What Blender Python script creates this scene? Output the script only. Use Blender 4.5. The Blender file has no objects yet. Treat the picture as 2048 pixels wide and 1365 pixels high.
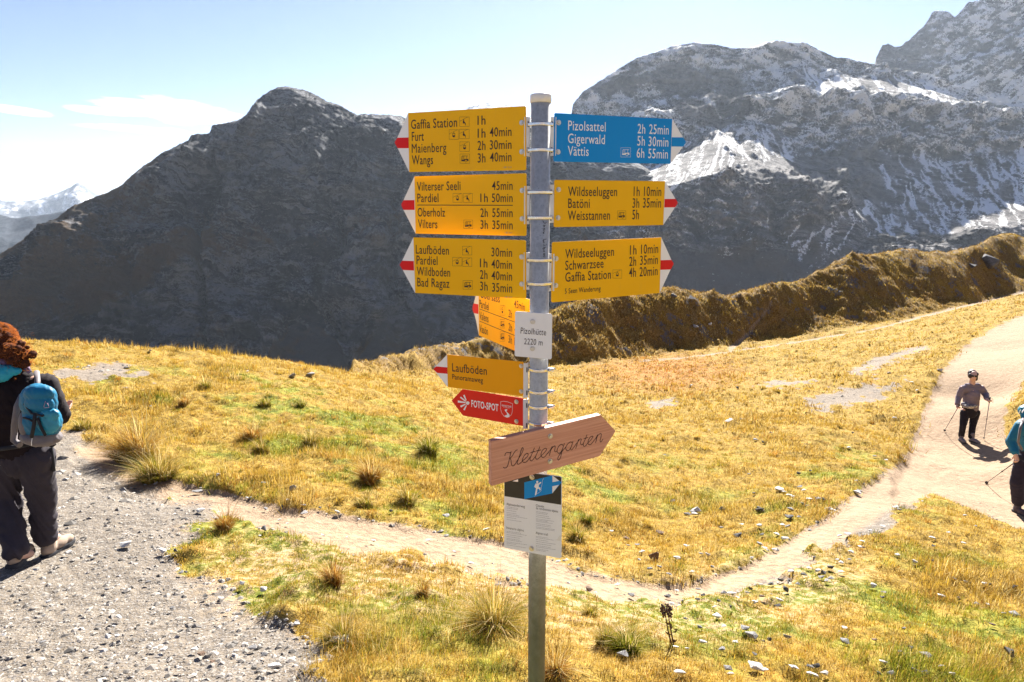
import bpy, bmesh, math, random
import numpy as np
from mathutils import Vector, Matrix, Euler
R = math.radians
scene = bpy.context.scene
COL = scene.collection

# ------------------------------------------------------------------ camera, sky, sun, exposure
FPX = 1365.0; PITCH = R(10.9); CP = math.cos(PITCH); SP = math.sin(PITCH)
cam_d = bpy.data.cameras.new('camera'); cam_d.lens = 24.0; cam_d.sensor_width = 36.0
cam_d.clip_start = 0.05; cam_d.clip_end = 40000
cam = bpy.data.objects.new('camera', cam_d); COL.objects.link(cam)
cam.location = (0, 0, 0); cam.rotation_euler = (R(90) - PITCH, 0, 0)
scene.camera = cam

SUN_ELEV = 34.0; SUN_AZ = 13.0            # azimuth to the right of the view direction (+Y)
world = bpy.data.worlds.new('World'); scene.world = world; world.use_nodes = True
wn = world.node_tree; wn.nodes.clear()
w_out = wn.nodes.new('ShaderNodeOutputWorld'); w_bg = wn.nodes.new('ShaderNodeBackground')
w_sky = wn.nodes.new('ShaderNodeTexSky'); w_sky.sky_type = 'NISHITA'; w_sky.sun_disc = False
w_sky.sun_elevation = R(SUN_ELEV); w_sky.sun_rotation = R(SUN_AZ)
w_sky.altitude = 2200; w_sky.air_density = 0.85; w_sky.dust_density = 1.1; w_sky.ozone_density = 1.8
w_bg.inputs['Strength'].default_value = 0.052
# thin cirrus streaks, mixed into the sky's own colour by direction
w_tc = wn.nodes.new('ShaderNodeTexCoord')
def wnode(t, **k):
    n = wn.nodes.new(t)
    for a, b in k.items(): setattr(n, a, b)
    return n
def wmath(op, a, b=None, c=None, clamp=False):
    n = wnode('ShaderNodeMath', operation=op, use_clamp=clamp)
    for i, s in enumerate((a, b, c)):
        if s is None: continue
        if isinstance(s, (int, float)): n.inputs[i].default_value = s
        else: wn.links.new(s, n.inputs[i])
    return n.outputs[0]
w_sep = wnode('ShaderNodeSeparateXYZ'); wn.links.new(w_tc.outputs['Generated'], w_sep.inputs[0])
w_az = wmath('ARCTAN2', w_sep.outputs[0], w_sep.outputs[1])
w_el = wmath('ARCSINE', w_sep.outputs[2])
w_cmb = wnode('ShaderNodeCombineXYZ')
wn.links.new(wmath('MULTIPLY', w_az, 7.0), w_cmb.inputs[0])
wn.links.new(wmath('MULTIPLY', wmath('ADD', w_el, wmath('MULTIPLY', w_az, 0.10)), 48.0), w_cmb.inputs[1])
w_ns = wnode('ShaderNodeTexNoise'); w_ns.inputs['Scale'].default_value = 1.0
w_ns.inputs['Detail'].default_value = 9.0; w_ns.inputs['Roughness'].default_value = 0.58; w_ns.inputs['Distortion'].default_value = 0.6
wn.links.new(w_cmb.outputs[0], w_ns.inputs['Vector'])
CLOUDS = [  # azimuth, elevation, half-width, half-height (degrees), tilt, strength
    (-25.4, 7.0, 6.0, 1.1, -0.07, 1.0), (-30.3, 6.7, 3.2, 0.42, -0.05, .8), (-27.4, 5.6, 5.0, 0.42, -0.03, .72),
    (-34.6, 6.4, 3.4, 0.40, -0.03, .7), (-60, 13, 14, 1.2, .05, .8), (48, 16, 12, 1.0, .04, .6), (150, 18, 22, 2.5, .05, .8), (-130, 22, 25, 2.0, .05, .8)]
w_sum = None
for az, el, hw, hh, tl, st in CLOUDS:
    da = wmath('SUBTRACT', w_az, R(az)); de = wmath('SUBTRACT', wmath('SUBTRACT', w_el, R(el)), wmath('MULTIPLY', da, tl))
    q = wmath('ADD', wmath('POWER', wmath('ABSOLUTE', wmath('DIVIDE', da, R(hw))), 2.0), wmath('POWER', wmath('ABSOLUTE', wmath('DIVIDE', de, R(hh))), 2.0))
    m = wmath('MULTIPLY', wmath('SUBTRACT', 1.0, q, clamp=True), st)
    w_sum = m if w_sum is None else wmath('MAXIMUM', w_sum, m)
w_cov = wmath('MULTIPLY', wmath('SUBTRACT', wmath('ADD', wmath('MULTIPLY', w_sum, 0.50), w_ns.outputs['Fac']), 0.66, clamp=True), 5.5, clamp=True)
w_cov = wmath('MULTIPLY', w_cov, wmath('MULTIPLY', w_sum, 3.0, clamp=True))
w_mix = wnode('ShaderNodeMix', data_type='RGBA')
wn.links.new(wmath('MULTIPLY', w_cov, 0.85), w_mix.inputs['Factor'])
w_wb = wnode('ShaderNodeMix', data_type='RGBA', blend_type='MULTIPLY'); w_wb.inputs['Factor'].default_value = 1
wn.links.new(w_sky.outputs[0], w_wb.inputs['A']); w_wb.inputs['B'].default_value = (.66, .65, .76, 1)
wn.links.new(w_wb.outputs['Result'], w_mix.inputs['A']); w_mix.inputs['B'].default_value = (9.0, 9.2, 9.4, 1)
wn.links.new(w_mix.outputs['Result'], w_bg.inputs['Color'])
wn.links.new(w_bg.outputs[0], w_out.inputs['Surface'])

sun_d = bpy.data.lights.new('sun', 'SUN'); sun_d.energy = 5.0; sun_d.angle = R(0.53); sun_d.color = (1.0, 0.955, 0.88)
sun = bpy.data.objects.new('sun', sun_d); COL.objects.link(sun)
SUNV = Vector((math.sin(R(SUN_AZ)) * math.cos(R(SUN_ELEV)), math.cos(R(SUN_AZ)) * math.cos(R(SUN_ELEV)), math.sin(R(SUN_ELEV))))
sun.rotation_euler = SUNV.to_track_quat('Z', 'Y').to_euler(); sun.location = SUNV * 50

scene.render.engine = 'CYCLES'
scene.view_settings.view_transform = 'Standard'; scene.view_settings.look = 'None'
scene.view_settings.exposure = 2.0; scene.view_settings.gamma = 1.0
scene.view_settings.use_curve_mapping = False
scene.cycles.use_denoising = True
scene.cycles.max_bounces = 6; scene.cycles.diffuse_bounces = 3; scene.cycles.glossy_bounces = 2
scene.cycles.transmission_bounces = 3; scene.cycles.volume_bounces = 0; scene.cycles.transparent_max_bounces = 8
scene.cycles.caustics_reflective = False; scene.cycles.caustics_refractive = False

# ------------------------------------------------------------------ helpers
def pix(px, py, F):
    """point at horizontal distance F (metres along +Y) seen at photo pixel px, py"""
    u = (px - 1024) / FPX; v = (py - 682.5) / FPX
    fw = CP - v * SP; dn = SP + v * CP
    s = F / fw
    return (u * s, F, -dn * s)
def project(x, y, z):
    d = y * CP - z * SP
    d = np.where(d < 1e-3, 1e-3, d)
    return 1024 + FPX * x / d, 682.5 - FPX * (y * SP + z * CP) / d, d
def hash2(ix, iy, seed):
    h = (ix.astype(np.int64) * 374761393 + iy.astype(np.int64) * 668265263 + seed * 2147483647) & 0xffffffff
    h = ((h ^ (h >> 13)) * 1274126177) & 0xffffffff
    return (h ^ (h >> 16)) & 0xffffffff
def gn2(x, y, seed=0):
    ix = np.floor(x); iy = np.floor(y); fx = x - ix; fy = y - iy
    ux = fx * fx * fx * (fx * (fx * 6 - 15) + 10); uy = fy * fy * fy * (fy * (fy * 6 - 15) + 10)
    def g(dx, dy):
        a = hash2(ix + dx, iy + dy, seed) * (2 * math.pi / 4294967296.0)
        return np.cos(a) * (fx - dx) + np.sin(a) * (fy - dy)
    a = g(0, 0); b = g(1, 0); c = g(0, 1); d = g(1, 1)
    return 1.5 * ((a * (1 - ux) + b * ux) * (1 - uy) + (c * (1 - ux) + d * ux) * uy)
def fbm(x, y, oct=5, seed=0, lac=2.03, gain=.5, ridged=False):
    s = 0; a = 1; n = 0
    for i in range(oct):
        v = gn2(x, y, seed + i * 17)
        if ridged: v = 1 - 2 * np.abs(v)
        s = s + a * v; n += a; a *= gain; x = x * lac + 13.7; y = y * lac - 7.1
    return s / n
def sstep(a, b, x):
    t = np.clip((x - a) / (b - a), 0, 1); return t * t * (3 - 2 * t)
def interp(x, pts):
    p = sorted(pts); return np.interp(x, [a for a, b in p], [b for a, b in p])
def seg_dist(px, py, pts, wid=None):
    """distance to polyline divided by local half width (or plain distance)"""
    best = np.full(px.shape, 1e9)
    for i in range(len(pts) - 1):
        ax, ay = pts[i][0], pts[i][1]; bx, by = pts[i + 1][0], pts[i + 1][1]
        dx, dy = bx - ax, by - ay; L = dx * dx + dy * dy + 1e-9
        t = np.clip(((px - ax) * dx + (py - ay) * dy) / L, 0, 1)
        d = np.hypot(px - ax - t * dx, py - ay - t * dy)
        if len(pts[i]) > 2: d = d / (pts[i][2] * (1 - t) + pts[i + 1][2] * t)
        best = np.minimum(best, d)
    return best
def poly_sd(px, py, poly):
    """signed distance to a polygon, negative inside"""
    n = len(poly); d = np.full(px.shape, 1e9); inside = np.zeros(px.shape, bool)
    for i in range(n):
        ax, ay = poly[i]; bx, by = poly[(i + 1) % n]
        dx, dy = bx - ax, by - ay; L = dx * dx + dy * dy + 1e-9
        t = np.clip(((px - ax) * dx + (py - ay) * dy) / L, 0, 1)
        d = np.minimum(d, np.hypot(px - ax - t * dx, py - ay - t * dy))
        if dy != 0:
            c = ((ay > py) != (by > py)) & (px < (bx - ax) * (py - ay) / dy + ax)
            inside ^= c
    return np.where(inside, -d, d)
def mesh_np(name, verts, faces, mat=None, smooth=True, attrs=None, colors=None):
    """faces: (n,k) int array, k = 3 or 4"""
    me = bpy.data.meshes.new(name)
    verts = np.asarray(verts, dtype=np.float32); faces = np.asarray(faces, dtype=np.int32)
    nv = len(verts); nf, k = faces.shape
    me.vertices.add(nv); me.vertices.foreach_set('co', verts.ravel())
    me.loops.add(nf * k); me.loops.foreach_set('vertex_index', faces.ravel())
    me.polygons.add(nf); me.polygons.foreach_set('loop_start', np.arange(0, nf * k, k, dtype=np.int32))
    try: me.polygons.foreach_set('loop_total', np.full(nf, k, dtype=np.int32))
    except Exception: pass
    me.polygons.foreach_set('use_smooth', np.full(nf, smooth, dtype=bool))
    for an, av in (attrs or {}).items():
        a = me.attributes.new(an, 'FLOAT', 'POINT'); a.data.foreach_set('value', np.asarray(av, dtype=np.float32).ravel())
    for an, av in (colors or {}).items():
        a = me.attributes.new(an, 'FLOAT_COLOR', 'POINT')
        c = np.ones((nv, 4), dtype=np.float32); c[:, :3] = av; a.data.foreach_set('color', c.ravel())
    me.update(calc_edges=True); me.validate()
    if mat: me.materials.append(mat)
    return me
def grid_faces(nr, nc, wrap=False):
    i = np.arange(nr - 1)[:, None]; j = np.arange(nc if wrap else nc - 1)[None, :]
    j2 = (j + 1) % nc
    a = i * nc + j; b = i * nc + j2; c = (i + 1) * nc + j2; d = (i + 1) * nc + j
    return np.stack([a, b, c, d], -1).reshape(-1, 4)
def tag(o, label=None, cat=None, group=None, kind=None):
    if label: o['label'] = label
    if cat: o['category'] = cat
    if group: o['group'] = group
    if kind: o['kind'] = kind
    return o
def link(name, me, parent=None, **k):
    o = bpy.data.objects.new(name, me); COL.objects.link(o)
    if parent is not None: o.parent = parent
    return tag(o, **k)
def empty(name, loc=(0, 0, 0), rot=(0, 0, 0), **k):
    o = bpy.data.objects.new(name, None); COL.objects.link(o); o.location = loc; o.rotation_euler = rot
    o.empty_display_size = .1
    return tag(o, **k)

class NT:
    """small material builder"""
    def __init__(s, name):
        s.m = bpy.data.materials.new(name); s.m.use_nodes = True; s.t = s.m.node_tree
        s.t.nodes.clear(); s.out = s.t.nodes.new('ShaderNodeOutputMaterial')
    def n(s, typ, ins=None, **k):
        nd = s.t.nodes.new(typ)
        for a, b in k.items(): setattr(nd, a, b)
        for key, v in (ins or {}).items(): s.set(nd.inputs[key], v)
        return nd
    def set(s, sock, v):
        if isinstance(v, bpy.types.NodeSocket): s.t.links.new(v, sock)
        elif isinstance(v, bpy.types.Node): s.t.links.new(v.outputs[0], sock)
        else:
            if isinstance(v, tuple) and len(v) == 3 and sock.type == 'RGBA': v = v + (1,)
            sock.default_value = v
    def math(s, op, a, b=None, clamp=False):
        nd = s.t.nodes.new('ShaderNodeMath'); nd.operation = op; nd.use_clamp = clamp
        s.set(nd.inputs[0], a)
        if b is not None: s.set(nd.inputs[1], b)
        return nd.outputs[0]
    def coord(s, scale=(1, 1, 1), rot=(0, 0, 0), kind='Object'):
        tc = s.n('ShaderNodeTexCoord'); mp = s.n('ShaderNodeMapping', {'Scale': scale, 'Rotation': rot})
        s.t.links.new(tc.outputs[kind], mp.inputs['Vector']); return mp.outputs[0]
    def noise(s, vec, scale=1, detail=4, rough=.55, dist=0):
        return s.n('ShaderNodeTexNoise', {'Vector': vec, 'Scale': scale, 'Detail': detail, 'Roughness': rough, 'Distortion': dist}).outputs['Fac']
    def ramp(s, fac, stops, interp='LINEAR'):
        nd = s.n('ShaderNodeValToRGB', {'Fac': fac}); cr = nd.color_ramp; cr.interpolation = interp
        while len(cr.elements) < len(stops): cr.elements.new(.5)
        for e, (p, c) in zip(cr.elements, stops):
            e.position = p; e.color = tuple(c) + (1,) if len(c) == 3 else c
        return nd.outputs[0]
    def mapr(s, v, a, b, c=0., d=1.):
        return s.n('ShaderNodeMapRange', {'Value': v, 'From Min': a, 'From Max': b, 'To Min': c, 'To Max': d}).outputs[0]
    def mix(s, f, a, b, bt='MIX'):
        nd = s.n('ShaderNodeMix', data_type='RGBA', blend_type=bt)
        s.set(nd.inputs['Factor'], f); s.set(nd.inputs['A'], a); s.set(nd.inputs['B'], b); return nd.outputs['Result']
    def attr(s, name, out='Fac'):
        return s.n('ShaderNodeAttribute', attribute_name=name).outputs[out]
    def bump(s, h, strength=.5, dist=.01, normal=None):
        i = {'Height': h, 'Strength': strength, 'Distance': dist}
        if normal is not None: i['Normal'] = normal
        return s.n('ShaderNodeBump', i).outputs[0]
    def bsdf(s, **k):
        nd = s.n('ShaderNodeBsdfPrincipled')
        for a, v in k.items(): s.set(nd.inputs[a.replace('_', ' ')], v)
        return nd
    def done(s, sh):
        s.t.links.new(sh.outputs[0] if isinstance(sh, bpy.types.Node) else sh, s.out.inputs['Surface']); return s.m
def simple(name, col, rough=.6, metal=0, bumpsc=None, bumpd=.001, spec=.5, var=.12, varsc=30):
    t = NT(name); c = t.coord()
    nz = t.noise(c, varsc, 5)
    colr = t.mix(t.mapr(nz, .3, .7), tuple(x * (1 - var) for x in col), tuple(min(1, x * (1 + var)) for x in col))
    if name.startswith('sign_'):      # weather streaks and dust on the painted boards
        st = t.noise(t.coord((60, 5, 8)), 1.0, 5, .7); colr = t.mix(t.math('MULTIPLY', t.mapr(st, .55, .78), .07), colr, (.30, .26, .20))
    k = dict(Base_Color=colr, Roughness=rough, Metallic=metal)
    b = t.bsdf(**k); t.set(b.inputs['Specular IOR Level'], spec)
    if bumpsc: t.set(b.inputs['Normal'], t.bump(t.noise(c, bumpsc, 5), .6, bumpd))
    return t.done(b)
# ------------------------------------------------------------------ near terrain (one height field through estimated points)
crest = [(707, 748, 19), (760, 733, 22), (800, 722, 24), (880, 704, 27), (960, 680, 30), (1030, 660, 32), (1100, 640, 33.5), (1200, 605, 36.5), (1270, 592, 38.5), (1340, 583, 40), (1450, 594, 42),
         (1560, 572, 46), (1630, 548, 49), (1700, 520, 51), (1800, 502, 56), (1930, 505, 60), (2048, 445, 75), (2200, 380, 85), (2500, 330, 90)]
footpx = {700: 756, 730: 752, 760: 750, 800: 752, 880: 752, 960: 744, 1030: 740, 1100: 733, 1200: 722, 1270: 716, 1340: 708, 1450: 692, 1560: 678, 1630: 668, 1700: 655, 1800: 640, 1930: 610, 2048: 588}
def ratio(py):
    v = (py - 682.5) / FPX; return (SP + v * CP) / (CP - v * SP)
ctrl = []
def add(px, py, F): ctrl.append(pix(px, py, F))
_cx = [c[0] for c in crest]
HK, HF, HZ, HFF, HFZ = [], [], [], [], []      # hillock profile per bearing: crest distance and height, foot distance and height
for px in list(range(700, 2052, 12)) + [2100, 2200, 2350, 2500]:
    py = float(np.interp(px, _cx, [c[1] for c in crest])); F = float(np.interp(px, _cx, [c[2] for c in crest]))
    x, y, z = pix(px, py, F)
    sl = float(np.interp(px, [707, 800, 900, 1000, 1560, 1700, 1850, 2048, 2500], [.25, .34, .46, .54, .56, .42, .36, .33, .3]))
    fy = float(np.interp(px, list(footpx) + [2200, 2500], list(footpx.values()) + [560, 520]))
    rc = ratio(py); rf = ratio(fy); Ff = F * (sl + rc) / (sl + rf)
    HK.append(x / F); HF.append(F); HZ.append(z); HFF.append(Ff); HFZ.append(-rf * Ff)
    if px % 36 == 16 or px > 2052 or px in (700, 712): add(px, fy, Ff); q_ = pix(px, fy, Ff); ctrl.append((q_[0] * 1.5, q_[1] * 1.5, q_[2] - (7.0 if px < 780 else 1.0)))
# foreground shelf and gravel
for px, py, F in [(40, 1365, 2.85), (350, 1340, 2.9), (700, 1340, 2.75), (1024, 1365, 2.55), (1400, 1340, 2.9), (1750, 1340, 3.1), (2048, 1320, 3.55),
                  (50, 1140, 4.15), (300, 1130, 4.25), (600, 1170, 3.9), (850, 1200, 3.7), (1080, 1200, 3.75), (1300, 1210, 4.2), (1550, 1220, 4.1), (1850, 1200, 4.7), (2040, 1180, 5.1),
                  (0, 960, 6.0), (300, 960, 6.1), (600, 1035, 5.2), (850, 1075, 5.0), (1080, 1130, 4.7), (1200, 1130, 5.0), (1300, 1170, 4.75), (1450, 1165, 5.0), (1600, 1090, 5.75), (1750, 1020, 6.9),
                  (1850, 1050, 6.6), (2000, 1100, 6.3), (2040, 1035, 8.6), (1830, 960, 9.7), (2010, 938, 12.3), (1940, 925, 12.6), (2040, 965, 10.7), (1935, 885, 14.4), (1960, 800, 18.5), (2000, 700, 25), (2040, 650, 30),
                  (2100, 1000, 9.6), (2100, 880, 11.5), (2060, 800, 15), (2150, 720, 18), (2300, 800, 11), (2300, 1100, 6.2), (2200, 640, 27), (2350, 600, 24),
                  (300, 850, 8.2), (600, 900, 7.8), (850, 950, 7.2), (1000, 1000, 6.9), (1150, 1040, 6.6), (1300, 1100, 6.2), (1450, 1080, 6.8), (1600, 1000, 8.1), (1700, 940, 9.9),
                  (100, 760, 9.8), (300, 770, 10.2), (500, 800, 9.8), (700, 820, 10.2), (850, 840, 10.8), (950, 880, 9.6), (1050, 930, 8.8), (1300, 980, 8.8), (1500, 920, 11.0), (1700, 860, 13.3),
                  (-200, 692, 12.5), (60, 688, 13.5), (200, 694, 13.8), (300, 700, 14), (400, 707, 14.3), (500, 718, 14.8), (600, 732, 15.2), (700, 748, 15.8), (800, 768, 16.3), (900, 795, 15.5),
                  (1000, 830, 14.2), (1300, 860, 14.0), (1500, 820, 16.8), (1700, 790, 18.8), (1850, 760, 19.5), (1850, 700, 25.5), (1700, 730, 25.5), (1500, 750, 24.5), (1300, 780, 21.5), (1100, 800, 19.5),
                  (1000, 770, 22), (1300, 740, 27), (1500, 712, 30.5), (1700, 690, 32.5), (1850, 660, 35), (1100, 755, 25), (1000, 752, 25), (880, 768, 20)]:
    add(px, py, F)
for px, py, F in [(-200, 692, 12.5), (60, 688, 13.5), (200, 694, 13.8), (300, 700, 14), (400, 707, 14.3), (500, 718, 14.8), (600, 732, 15.2), (670, 742, 15.6)]:
    x, y, z = pix(px, py, F)
    ctrl.append((x * 1.25, y * 1.25, z - 1.7 + (.5 if px > 450 else 0)))
    if px < 450: ctrl.append((x * 1.8, y * 1.8, z - 7.0)); ctrl.append((x * 3, y * 3, z - 22.0))
ctrl += [(.1, 2.15, -1.86), (-2, 1, -1.9), (2, 1, -1.95), (0, 0, -1.72), (0, -3, -1.62), (-4, -2, -1.8), (4, -2, -1.75), (-8, 3, -2.2), (-9, -8, -1.7), (8, -6, -1.8), (8, 2, -2.8), (0, -20, 2.0), (-25, -20, 0), (25, -20, 1.5),  # unseen ground behind the camera is raised to bounce light onto the signs
         (-30, 0, -4), (30, 0, -3.0), (20, 12, -4.6), (30, 25, -3.5), (45, 45, -1.5), (-25, 8, -4.0), (-60, 5, -16), (60, 5, -1), (0, -80, 12), (-80, -50, -8), (80, -50, 2), (80, 80, 2)]
CT = np.array(ctrl)
def rbf_k(d): return -np.sqrt(d * d + .5)
_n = len(CT)
_D = rbf_k(np.hypot(CT[:, None, 0] - CT[None, :, 0], CT[:, None, 1] - CT[None, :, 1])) + np.eye(_n) * .10
_A = np.zeros((_n + 3, _n + 3)); _A[:_n, :_n] = _D; _A[:_n, _n] = 1; _A[:_n, _n + 1] = CT[:, 0]; _A[:_n, _n + 2] = CT[:, 1]; _A[_n:, :_n] = _A[:_n, _n:].T
_W = np.linalg.solve(_A, np.concatenate([CT[:, 2], [0, 0, 0]]))
def base_h(x, y):
    sh = x.shape; x = x.ravel(); y = y.ravel(); z = _W[_n] + _W[_n + 1] * x + _W[_n + 2] * y
    for i in range(_n): z = z + _W[i] * rbf_k(np.hypot(x - CT[i, 0], y - CT[i, 1]))
    k = x / np.maximum(y, .5); Fc = np.interp(k, HK, HF); zc = np.interp(k, HK, HZ); Ff = np.interp(k, HK, HFF); zf = np.interp(k, HK, HFZ)
    wob = 1.0 * fbm(x * .13, y * .13, 3, 91) + .5 * fbm(x * .35, y * .35, 3, 92)
    t_ = (y - Ff + wob * .8) / np.maximum(Fc - Ff, .5)
    up = zf + (zc - zf) * np.where(t_ < 0, t_ * .25, np.where(t_ < 1, .45 * np.clip(t_, 0, 1) + .55 * sstep(0, 1, t_), 1))
    hill = np.where(y > Fc, np.minimum(up, zc) - .10 * np.clip(y - Fc, 0, 3) - .45 * np.clip(y - Fc - 2, 0, None), up)
    w = sstep(-.25, .15, t_) * sstep(HK[0] - .004, HK[0] + .006, k) * (y > 8)
    z = z * (1 - w) + hill * w
    return z.reshape(sh)

# zones: drawn as outlines over the ground seen in the photo, baked to the ground as cover masks
GRAVEL = [(-600, 900), (60, 880), (135, 862), (185, 915), (235, 945), (330, 985), (420, 1000), (455, 1040), (400, 1062), (330, 1100), (360, 1145), (430, 1165), (500, 1205), (530, 1240), (585, 1275), (640, 1310), (600, 1345), (720, 1420), (500, 1800), (-900, 1900)]
TRAIL = [(180, 920, 45), (330, 975, 30), (480, 1010, 26), (600, 1048, 34), (750, 1068, 40), (870, 1085, 42), (1000, 1116, 44), (1080, 1140, 40), (1160, 1163, 36), (1230, 1178, 31), (1290, 1185, 28), (1350, 1186, 27), (1410, 1178, 28), (1470, 1162, 30), (1530, 1138, 33),
         (1590, 1106, 37), (1680, 1050, 44), (1770, 995, 54), (1840, 950, 60)]
ROAD = [(1790, 985), (1800, 935), (1835, 870), (1862, 800), (1885, 745), (1930, 695), (1985, 660), (2048, 632), (2300, 560), (2300, 640), (2090, 700), (2040, 760), (2015, 810), (2000, 860), (2030, 900), (2300, 960), (2400, 1120), (2150, 1090), (2048, 1056), (1960, 1022), (1880, 985), (1840, 968), (1815, 1000)]
SCREE = [([(1610, 800), (1660, 782), (1740, 772), (1815, 762), (1770, 790), (1720, 806), (1650, 826), (1615, 818)], 12), ([(1500, 772), (1560, 762), (1630, 762), (1560, 775)], 8),
         ([(110, 742), (200, 728), (290, 738), (300, 755), (200, 768), (120, 762)], 10), ([(1690, 745), (1760, 715), (1850, 690), (1860, 698), (1780, 728), (1710, 752)], 7),
         ([(1290, 808), (1350, 797), (1362, 803), (1310, 815)], 6)]
TRACKS = [[(1120, 732, 2), (1250, 726, 3), (1360, 716, 3), (1450, 705, 3), (1600, 683, 3), (1750, 658, 3), (1850, 632, 4), (1950, 607, 4), (2060, 580, 5)],
          [(1461, 697, 8), (1490, 672, 7), (1510, 642, 6), (1540, 616, 5), (1542, 606, 4)],
          ]
def zones(x, y, z):
    px, py, d = project(x, y, z)
    n1 = fbm(x * .9, y * .9, 4, 5); n2 = fbm(x * 3.1, y * 3.1, 4, 9); n3 = fbm(x * .25, y * .25, 4, 31)
    front = (y > .5)
    wx = px + 26 * n1 * np.clip(9 / np.maximum(d, 1), .15, 1.6) + 16 * n2 * np.clip(6 / np.maximum(d, 1), .1, 1.5)
    wy = py + 16 * n2 * np.clip(6 / np.maximum(d, 1), .1, 1.4)
    gravel = sstep(26, -22, poly_sd(wx, wy, GRAVEL) + 30 * n2)
    trail = sstep(1.25, .7, seg_dist(wx, wy, TRAIL) * 1.22 + .75 * n2 + .4 * n1)
    road = sstep(16, -8, poly_sd(wx, wy, ROAD) + 14 * n2)
    scr = np.zeros_like(px)
    for p, s in SCREE: scr = np.maximum(scr, sstep(s, -s * .6, poly_sd(wx, wy, p) + s * 2.4 * n2 + s * 1.5 * n1) * .85)
    trk = np.zeros_like(px)
    for p in TRACKS: trk = np.maximum(trk, sstep(1.3, .5, seg_dist(px + 3 * n2, py + 2 * n1, p)))
    gravel = np.where(front, gravel, 0); trail = np.where(front, trail, 0); road = np.where(front, road, 0)
    scr = np.where(front, scr, 0); trk = np.where(front, trk, 0)
    gravel = np.maximum(gravel, sstep(1.2, -.5, y + .8 * n1) * sstep(60, 30, np.hypot(x, y)) * sstep(14, 9, np.abs(x)))  # unseen gravel behind the camera, added to bounce light onto the signs
    bare = np.clip(np.maximum.reduce([gravel, trail, road, scr, trk * .60]), 0, 1)
    # worn patch before the post and the thin-grass verge of the gravel
    dry = sstep(130, 20, seg_dist(wx, wy, [(480, 1150), (700, 1130), (900, 1180), (1100, 1200), (1300, 1240), (1500, 1200), (1650, 1150)])) * front
    # brown slope of the hillock, greener ground by the trail head
    hill = sstep(-12, 22, interp(px, [(k, v) for k, v in footpx.items()] + [(700, 760), (2300, 540)]) - py + 12 * n1 + 8 * n2) * sstep(15, 22, d) * front
    rim = sstep(28, 14, d) * 0
    green = np.clip(.42 + 1.0 * n1 + .5 * n2 + .8 * n3, 0, 1) * (.25 + .55 * sstep(16, 5, d))
    gb = [(640, 850, 110), (720, 880, 110), (1180, 1020, 60), (800, 950, 150), (560, 800, 90), (1700, 930, 80), (1400, 1240, 150), (1900, 1270, 200), (1150, 1060, 60), (520, 1180, 80), (1130, 960, 60), (1850, 900, 50), (430, 1230, 60)]
    for gx, gy, gr in gb: green = np.clip(green + .55 * np.exp(-((px - gx) ** 2 + (2 * (py - gy)) ** 2) / gr ** 2) * (.5 + .9 * (n1 + n2)) * front, 0, 1)
    green = green * (1 - hill)
    rust = sstep(250, 40, np.hypot((px - 1330), (py - 745) * 4.0)) * front * (1 - hill) * sstep(14, 20, d)
    return dict(px=px, py=py, d=d, gravel=gravel, trail=trail, road=road, scree=scr, track=trk, bare=bare, dry=dry, hill=hill, green=green, rust=rust, n1=n1, n2=n2, n3=n3)

TUSS = []   # hero tussock places, filled below: x, y, radius, height
def height(x, y, detail=True):
    r = np.hypot(x, y)
    z = base_h(x, y)
    far = sstep(70, 130, r)
    drop = np.clip(r - 88, 0, None) * .52
    z = z * (1 - far) + np.minimum(z, -3) * far - drop * .8
    z = np.maximum(z, -300 + fbm(x * .002, y * .002, 3, 77) * 10)
    Z = zones(x, y, z)
    fade = sstep(400, 60, r)
    z = z + fade * (.055 * fbm(x * .8, y * .8, 3, 3) * sstep(1, 5, r))
    soft = (1 - Z['bare'])
    # hummocks in the pasture, terracettes and clods on the hillock
    hum = np.maximum(fbm(x * 2.0, y * 2.0, 3, 41), 0)
    z = z + fade * soft * (.13 * hum * (1 + .8 * sstep(10, 25, r)) + .018 * fbm(x * 7, y * 7, 3, 43) * sstep(14, 6, r))
    hb = fbm(x * .55, y * .55, 5, 51, gain=.6); ter = fbm(x * .25 + .4 * hb, z * 2.2, 3, 57)
    cl = np.abs(fbm(x * 1.3 + 3, y * 1.3, 3, 59))
    z = z + Z['hill'] * (.75 * fbm(x * .16 + 5, y * .16, 3, 64) * sstep(.3, 1, Z['hill'])) * sstep(26, 36, Z['d'])
    z = z + Z['hill'] * (.16 * hb + .12 * ter + .12 * (.3 - cl) * sstep(.2, .8, Z['hill']) + .15 * np.maximum(fbm(x * 2.1, y * 2.1, 3, 66), -.1) + .25 * np.maximum(fbm(x * .6, y * .6, 2, 67), -.2)) * (1 - .8 * Z['track'])
    z = z + fade * (Z['gravel'] + Z['scree'] + .5 * Z['trail'] + .3 * Z['road']) * .012 * fbm(x * 9, y * 9, 4, 61) * sstep(12, 5, r)
    z = z - .05 * Z['trail'] - .06 * Z['road'] - .06 * Z['track']
    return z, Z

def H(x, y):
    z, _ = height(np.array([float(x)]), np.array([float(y)])); return float(z[0])
def ground_hit(px, py, fmin=1.6, fmax=90):
    """where the line of sight through a photo pixel meets the ground"""
    F = np.exp(np.linspace(math.log(fmin), math.log(fmax), 900))
    u = (px - 1024) / FPX; v = (py - 682.5) / FPX; fw = CP - v * SP; dn = SP + v * CP
    x = u * F / fw; zr = -dn * F / fw
    z, _ = height(x, F)
    k = np.where(zr <= z)[0]
    if len(k) == 0: return None
    k = k[0]
    return Vector((float(x[k]), float(F[k]), float(z[k])))

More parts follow.
